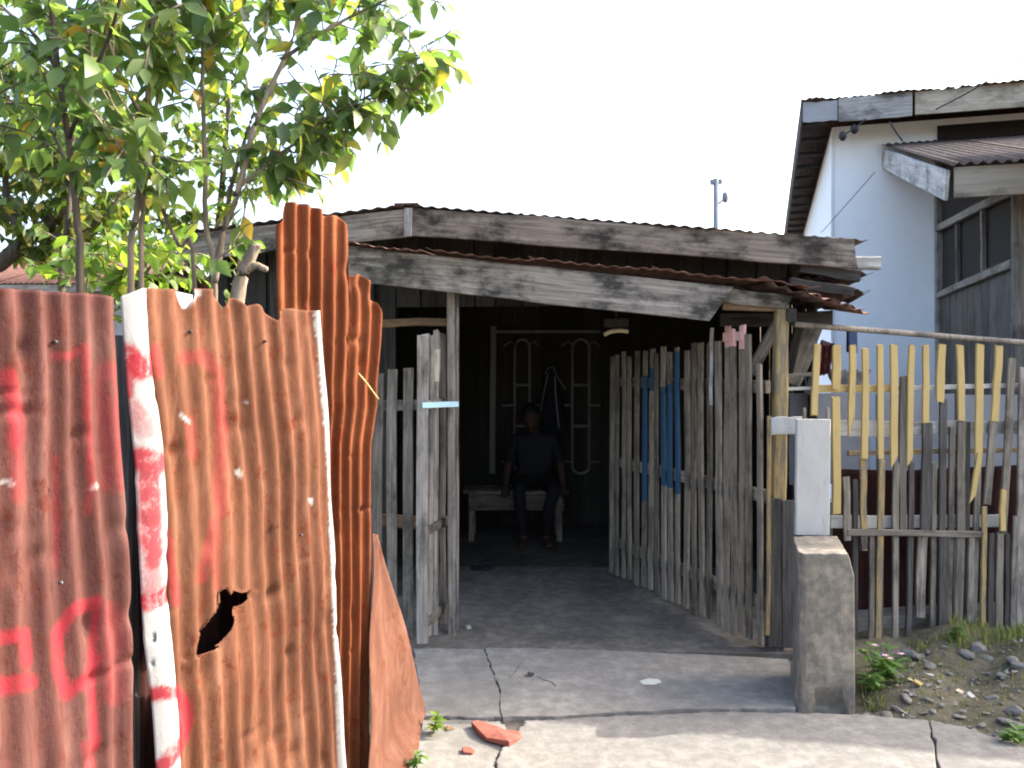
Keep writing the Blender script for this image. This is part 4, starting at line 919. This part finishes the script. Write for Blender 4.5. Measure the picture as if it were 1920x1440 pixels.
tree('forked_tree', (at(400,690,3.6).x,3.6,0), 'forked pale stemmed tree with a leafy branch arching right over the hut', 
     [([Vector((at(404,690,3.6).x,3.6,-.05))]+S(3.6,(402,545),(398,480),(386,420),(384,300),(380,160),(382,60),(390,-60)), .016, .006, .8, .07, .24),
      (S(3.6,(402,530),(418,440),(446,360),(476,240),(510,160),(545,80),(575,-20),(600,-120)), .016, .007, .62, .07, .24),
      (S(3.62,(402,520),(420,430),(436,340),(462,250),(478,210)), .012, .007, .85),
      (S(3.6,(446,350),(500,310,.0),(560,262,.05),(620,215,.05),(690,180,.1),(760,130,.1),(815,85,.1)), .009, .003, .12, .042, .18),
      (S(3.6,(480,230),(540,250,.1),(600,230,.1),(650,200,.1)), .007, .003, .2, .05, .18), (S(3.6,(530,110),(590,70,-.1),(660,30,-.1),(740,-10,-.1),(800,-60,-.1)), .009, .004, .15, .05, .2),
      (S(3.6,(690,180,.1),(745,175,.1),(790,165,.1)), .005, .002, .1, .06, .14), (S(3.6,(490,190),(430,130,.2),(400,60,.3)), .008, .004, .3, .09, .2), (S(3.6,(400,490),(430,470,-.1),(455,455,-.1)), .006, .003, .3, .05, .12),
      (S(3.55,(440,600),(452,520),(470,480),(482,458)), .034, .022, 2), (S(3.55,(462,505),(480,498),(500,506)), .02, .012, 2)],
     M['leafA'], M['bark'], 300, clouds=[(at(500,30,3.6), (.18,.3,.13), 7), (at(620,-5,3.6), (.36,.3,.1), 17), (at(540,180,3.7), (.16,.2,.14), 9), (at(560,265,3.65), (.13,.15,.09), 10), (at(640,218,3.68), (.13,.14,.08), 12), (at(715,180,3.7), (.12,.12,.07), 11), (at(785,120,3.7), (.1,.1,.09), 11), (at(500,320,3.65), (.1,.12,.06), 6)], leafL=.105)
# bright shrub in the yard, far bushy trees
tree('yard_shrub', (at(250,690,4.3).x,4.3,0), 'bright green sunlit shrub just above the fence between the stems', 
     [([Vector((at(250,690,4.3).x,4.3,-.05))]+S(4.3,(250,560),(240,510),(230,470)), .015, .006, .5), (S(4.3,(250,540),(290,490),(310,450)), .009, .004, .2), (S(4.3,(245,530),(210,500),(170,490)), .009, .004, .2), (S(4.4,(270,520),(310,520),(340,500)), .008, .004, .1)],
     M['leafB'], M['bark'], 120, clouds=[(at(240,500,4.3), (.3,.25,.12), 22), (at(310,480,4.4), (.15,.2,.15), 10), (at(210,535,4.2), (.25,.2,.06), 8)], leafL=.09, cat='shrub')
tree('yard_shrub', (at(420,690,4.4).x,4.4,0), 'small yellow green shoot beside the cut stump above the fence',
     [([Vector((at(440,690,4.4).x,4.4,-.05))]+S(4.4,(445,560),(450,500),(440,462)), .01, .005, .6, .04, .12)], M['leafB'], M['bark'], 30, leafL=.08, cat='shrub')
tree('bushy_tree', (at(40,690,7.2).x,7.2,0), 'dense bushy tree with thick dark limb behind the slender stems at left',
     [([Vector((at(-60,690,7.2).x,7.2,-.05))]+S(7.2,(-70,560),(0,495),(55,445),(110,400),(150,330)), .09, .04, .8), (S(7.2,(50,450),(20,400),(10,330),(20,250)), .04, .02, .5), (S(7.2,(60,440),(130,440),(190,410),(230,360)), .03, .012, .5),
      ([Vector((at(115,690,7).x,7,-.05))]+S(7,(115,520),(125,430),(135,330),(140,200)), .03, .015, .6)],
     M['leafC'], M['barkd'], 150, clouds=[(at(40,340,7.4), (.55,.6,.6), 140), (at(190,310,7.6), (.5,.6,.5), 85), (at(20,130,7.4), (.5,.5,.5), 50), (at(170,150,7.8), (.55,.5,.45), 34), (at(320,270,8), (.4,.5,.45), 30), (at(120,440,7.4), (.7,.5,.3), 60)], leafL=.13, tl=.3)
tree('background_tree', (at(430,690,8.6).x,8.6,0), 'pale leafy tree further back between the stems and the hut roof',
     [([Vector((at(400,690,8.6).x,8.6,-.05))]+S(8.6,(400,520),(410,420),(420,300),(430,180)), .05, .02, .5), (S(8.6,(412,400),(470,330),(520,300)), .02, .01, .3)],
     M['leafC'], M['barkd'], 120, clouds=[(at(450,230,8.6), (.4,.5,.45), 18), (at(300,420,8.6), (.6,.5,.4), 55), (at(500,330,9), (.3,.4,.25), 18)], leafL=.13, tl=.3)

# ------------------------------------------------------------------ weeds, grass, rubble, litter
def weed(px, py, n, h, label, mat, leafL=.07, flowers=0, z=0):
    b = G(px, py, z); b.z = max(z, bank_z(b.x, b.y)) if b.x > 1.5 else z; t = thing('weed', b, label, 'weed')
    for k in range(n):
        a = random.uniform(0, 6.28); d = Vector((math.cos(a)*random.uniform(.2,.8), math.sin(a)*random.uniform(.2,.8), 1)).normalized(); pts = [b+d*h*j/4*random.uniform(.9,1.05) for j in range(5)]
        st_ = tube('stem', pts, [.0035]*5, M['weed'], t, 5)
        V = []; Fc = []; nn = 0
        for j in range(1, 5):
            for _ in range(3):
                ang = random.uniform(0, 6.28); ld = Vector((math.cos(ang), math.sin(ang), random.uniform(-.2,.5))); v_, f_ = random.choice(LM); s = leafL*random.uniform(.6,1.2)
                V.append((v_*s)@np.array(leaf_frame(ld, 0)).T+np.array(pts[j])); Fc += [tuple(i+nn for i in f) for f in f_]; nn += len(v_)
        mesh('leaves', np.concatenate(V).tolist(), Fc, mat, st_, smooth=True)['kind'] = 'stuff'
        if k < flowers:
            fc = pts[-1]+Vector((0,0,.015)); V = [fc]; Fc = []
            for q in range(10): a2 = 6.283*q/10; r_ = .018 if q % 2 else .009; V.append(fc+Vector((math.cos(a2)*r_, math.sin(a2)*r_, .006)))
            Fc = [(0, 1+q, 1+(q+1) % 10) for q in range(10)]; mesh('flower', V, Fc, M['petal'], st_, thick=.002)
weed(1655,1285,7,.15,'green weed with small pink and white flowers beside the concrete post',M['weed'],.075,4)
weed(1635,1300,4,.09,'low yellowish weed at the foot of the concrete post',M['weed'],.05)
weed(1905,1392,3,.05,'small bright green weed at the right edge of the pavement',M['weed'],.05)
weed(812,1375,3,.07,'small pale weed at the corner of the flat rusty sheet',M['leafB'],.04)
weed(775,1440,3,.05,'weed sprig in the bottom gap under the flat rusty sheet',M['weed'],.035)
weed(1800,1215,3,.07,'weed tuft under the grey pickets by the plinth',M['weed'],.05)
def grass(regions):
    V = []; Fc = []
    for (x0, x1, y0, y1, n, h) in regions:
        for _ in range(n):
            b = G(random.uniform(x0, x1), random.uniform(y0, y1)); b.z = bank_z(b.x, b.y)-.005; a = random.uniform(0, 6.28); hh = h*random.uniform(.4,1.2); le = random.uniform(.1,.7)*hh
            d = Vector((math.cos(a), math.sin(a), 0)); s = Vector((-d.y, d.x, 0))*.003; o = len(V)
            V += [b-s, b+s, b+d*le*.4+Vector((0,0,hh*.65))+s*.7, b+d*le*.4+Vector((0,0,hh*.65))-s*.7, b+d*le+Vector((0,0,hh))]; Fc += [(o, o+1, o+2, o+3), (o+3, o+2, o+4)]
    tag(mesh('grass', V, Fc, M['grass']), 'short patchy grass on the dirt by the picket fence', 'grass', kind='stuff')
grass([(1780,1960,1185,1225,420,.07),(1620,1960,1215,1300,260,.04),(1612,1660,1270,1320,160,.05),(1660,1960,1300,1370,140,.03),(1640,1800,1205,1225,120,.05)])
def stone_mesh(seed):
    g = random.Random(seed); bm = bmesh.new(); bmesh.ops.create_icosphere(bm, subdivisions=2, radius=1)
    ax = [(Vector((g.gauss(0,1), g.gauss(0,1), g.gauss(0,1))).normalized(), g.uniform(.5,.85)) for _ in range(7)]
    for v_ in bm.verts:
        for n_, d_ in ax:
            k = v_.co.dot(n_)
            if k > d_: v_.co -= n_*(k-d_)
    me = bpy.data.meshes.new('stone'); bm.to_mesh(me); bm.free(); me.materials.append(M['stone']); return me
SM = [stone_mesh(i) for i in range(5)]
for (px, py, s) in ((1705,1222,.05),(1722,1232,.04),(1835,1225,.06),(1812,1234,.05),(1850,1238,.035),(1745,1255,.03),(1760,1290,.022),(1900,1255,.05),(1912,1265,.04),(1880,1270,.03),(1700,1318,.03),(1682,1325,.022),(1718,1300,.016),(1820,1300,.02),(1860,1310,.025),(1900,1335,.045),(1885,1345,.03),(1912,1350,.03),(1790,1320,.018),(1750,1330,.02),(1840,1345,.018),(1665,1330,.03),(1780,1265,.02),(1690,1275,.018),(1930,1300,.03)):
    b = G(px, py); o = bpy.data.objects.new('stone', random.choice(SM)); z = bank_z(b.x, b.y)+s*.2
    link(o, None, Matrix.LocRotScale(Vector((b.x,b.y,z)), Euler((random.uniform(-.3,.3), random.uniform(-.3,.3), random.uniform(0,6.28))), Vector((s*random.uniform(.9,1.4), s*random.uniform(.7,1.1), s*.5))))
    tag(o, 'pale broken stone among the rubble on the dirt by the picket fence', 'stone', 'rubble stones by the fence')
def gravel():
    parts = []
    for _ in range(900):
        px = random.uniform(1608, 2000); py = random.uniform(1205, 1390); b = G(px, py)
        if py > 1345+(px-1740)*.3 and px > 1740 or (px <= 1745 and py > 1345): continue
        r_ = random.choice((.004,.005,.006,.008,.013)); z = bank_z(b.x, b.y)+r_*.2
        v_ = [(b.x+random.gauss(0,1)*r_, b.y+random.gauss(0,1)*r_, z+abs(random.gauss(0,.6))*r_) for _ in range(5)]
        parts.append((v_, [(0,1,2),(0,2,3),(0,3,4),(1,2,4),(2,3,4),(0,1,4)]))
    V, Fc = merge(parts); tag(mesh('gravel', V, Fc, M['stone']), 'fine gravel and chips scattered over the dirt', 'gravel', kind='stuff')
gravel()
for (px, py, s, c) in ((1708,1298,.014,'cream'),(1722,1306,.016,'yellow'),(1820,1304,.014,'paper'),(1742,1282,.015,'paper'),(1800,1298,.012,'cream')):
    b = G(px, py); V, Fc = box_data((0,0,0), (s*2.2,s*1.5,s*.4), s*.3); o = mesh('litter_scrap', V, Fc, M[c], None, Matrix.LocRotScale(Vector((b.x,b.y,bank_z(b.x,b.y)+.012)), Euler((.2,.3,random.uniform(0,6))), None))
    tag(o, 'small pale litter scrap lying among the rubble', 'litter', 'litter scraps in the rubble')
# tile shard, chips, white patch, sandal
def shard(name, px, mat, label, cat, z0=.004, h=.03):
    L_ = [G(*q) for q in px]; n = len(L_); c = sum(L_, Vector())/n; V = [(p_.x, p_.y, z0) for p_ in L_]+[(p_.x+random.uniform(-.004,.004), p_.y, z0+h*random.uniform(.5,1.2)) for p_ in L_]+[(c.x, c.y, z0+h*1.1)]
    Fc = [(i, (i+1) % n, n+(i+1) % n, n+i) for i in range(n)]+[(n+i, n+(i+1) % n, 2*n) for i in range(n)]
    tag(bevel(mesh(name, V, Fc, mat), .003, 1), label, cat)
shard('tile_shard', [(884,1362),(896,1358),(915,1366),(935,1372),(950,1376),(972,1378),(980,1384),(968,1394),(955,1402),(935,1396),(912,1390),(898,1380)], M['brick'], 'broken red tile shard lying on the sunlit pavement joint', 'tile shard', .002, .02)
shard('tile_chip', [(866,1404),(880,1402),(892,1408),(886,1413),(868,1412)], M['brick'], 'small brown tile chip in front of the red shard', 'chip', -.004, .01)
shard('tile_chip', [(828,1363),(845,1360),(852,1365),(838,1369)], M['brown'], 'brown chip on the pavement between weed and red shard', 'chip', -.004, .008)
shard('paper_scrap', [(1198,1280),(1215,1276),(1236,1277),(1241,1282),(1225,1287),(1204,1286)], M['paper'], 'white scrap lying on the apron slab', 'paper', .007, .006)
shard('paper_scrap', [(783,1418),(795,1414),(800,1424),(788,1430)], M['petal'], 'small pinkish paper scrap at the foot of the flat rusty sheet', 'paper', -.004, .008)
sandal = thing('sandal', G(905,1062), 'dark sandal lying on the shaded driveway inside the gate', 'sandal')
c = G(903,1066); V, Fc = box_data((c.x,c.y,.006), (.17,.07,.022), .004); bevel(mesh('sole', V, Fc, M['cloth'], sandal), .008)
tube('strap', smooth_path([c+Vector((-.02,-.035,.015)), c+Vector((.03,-.02,.05)), c+Vector((.05,.0,.05)), c+Vector((.03,.02,.05)), c+Vector((-.02,.035,.015))]), .008, M['cloth'], sandal, 6)
shard('paper_scrap', [(873,1172),(880,1170),(884,1176),(877,1178)], M['paper'], 'tiny white scrap on the driveway by the left post', 'paper', -.008, .005)
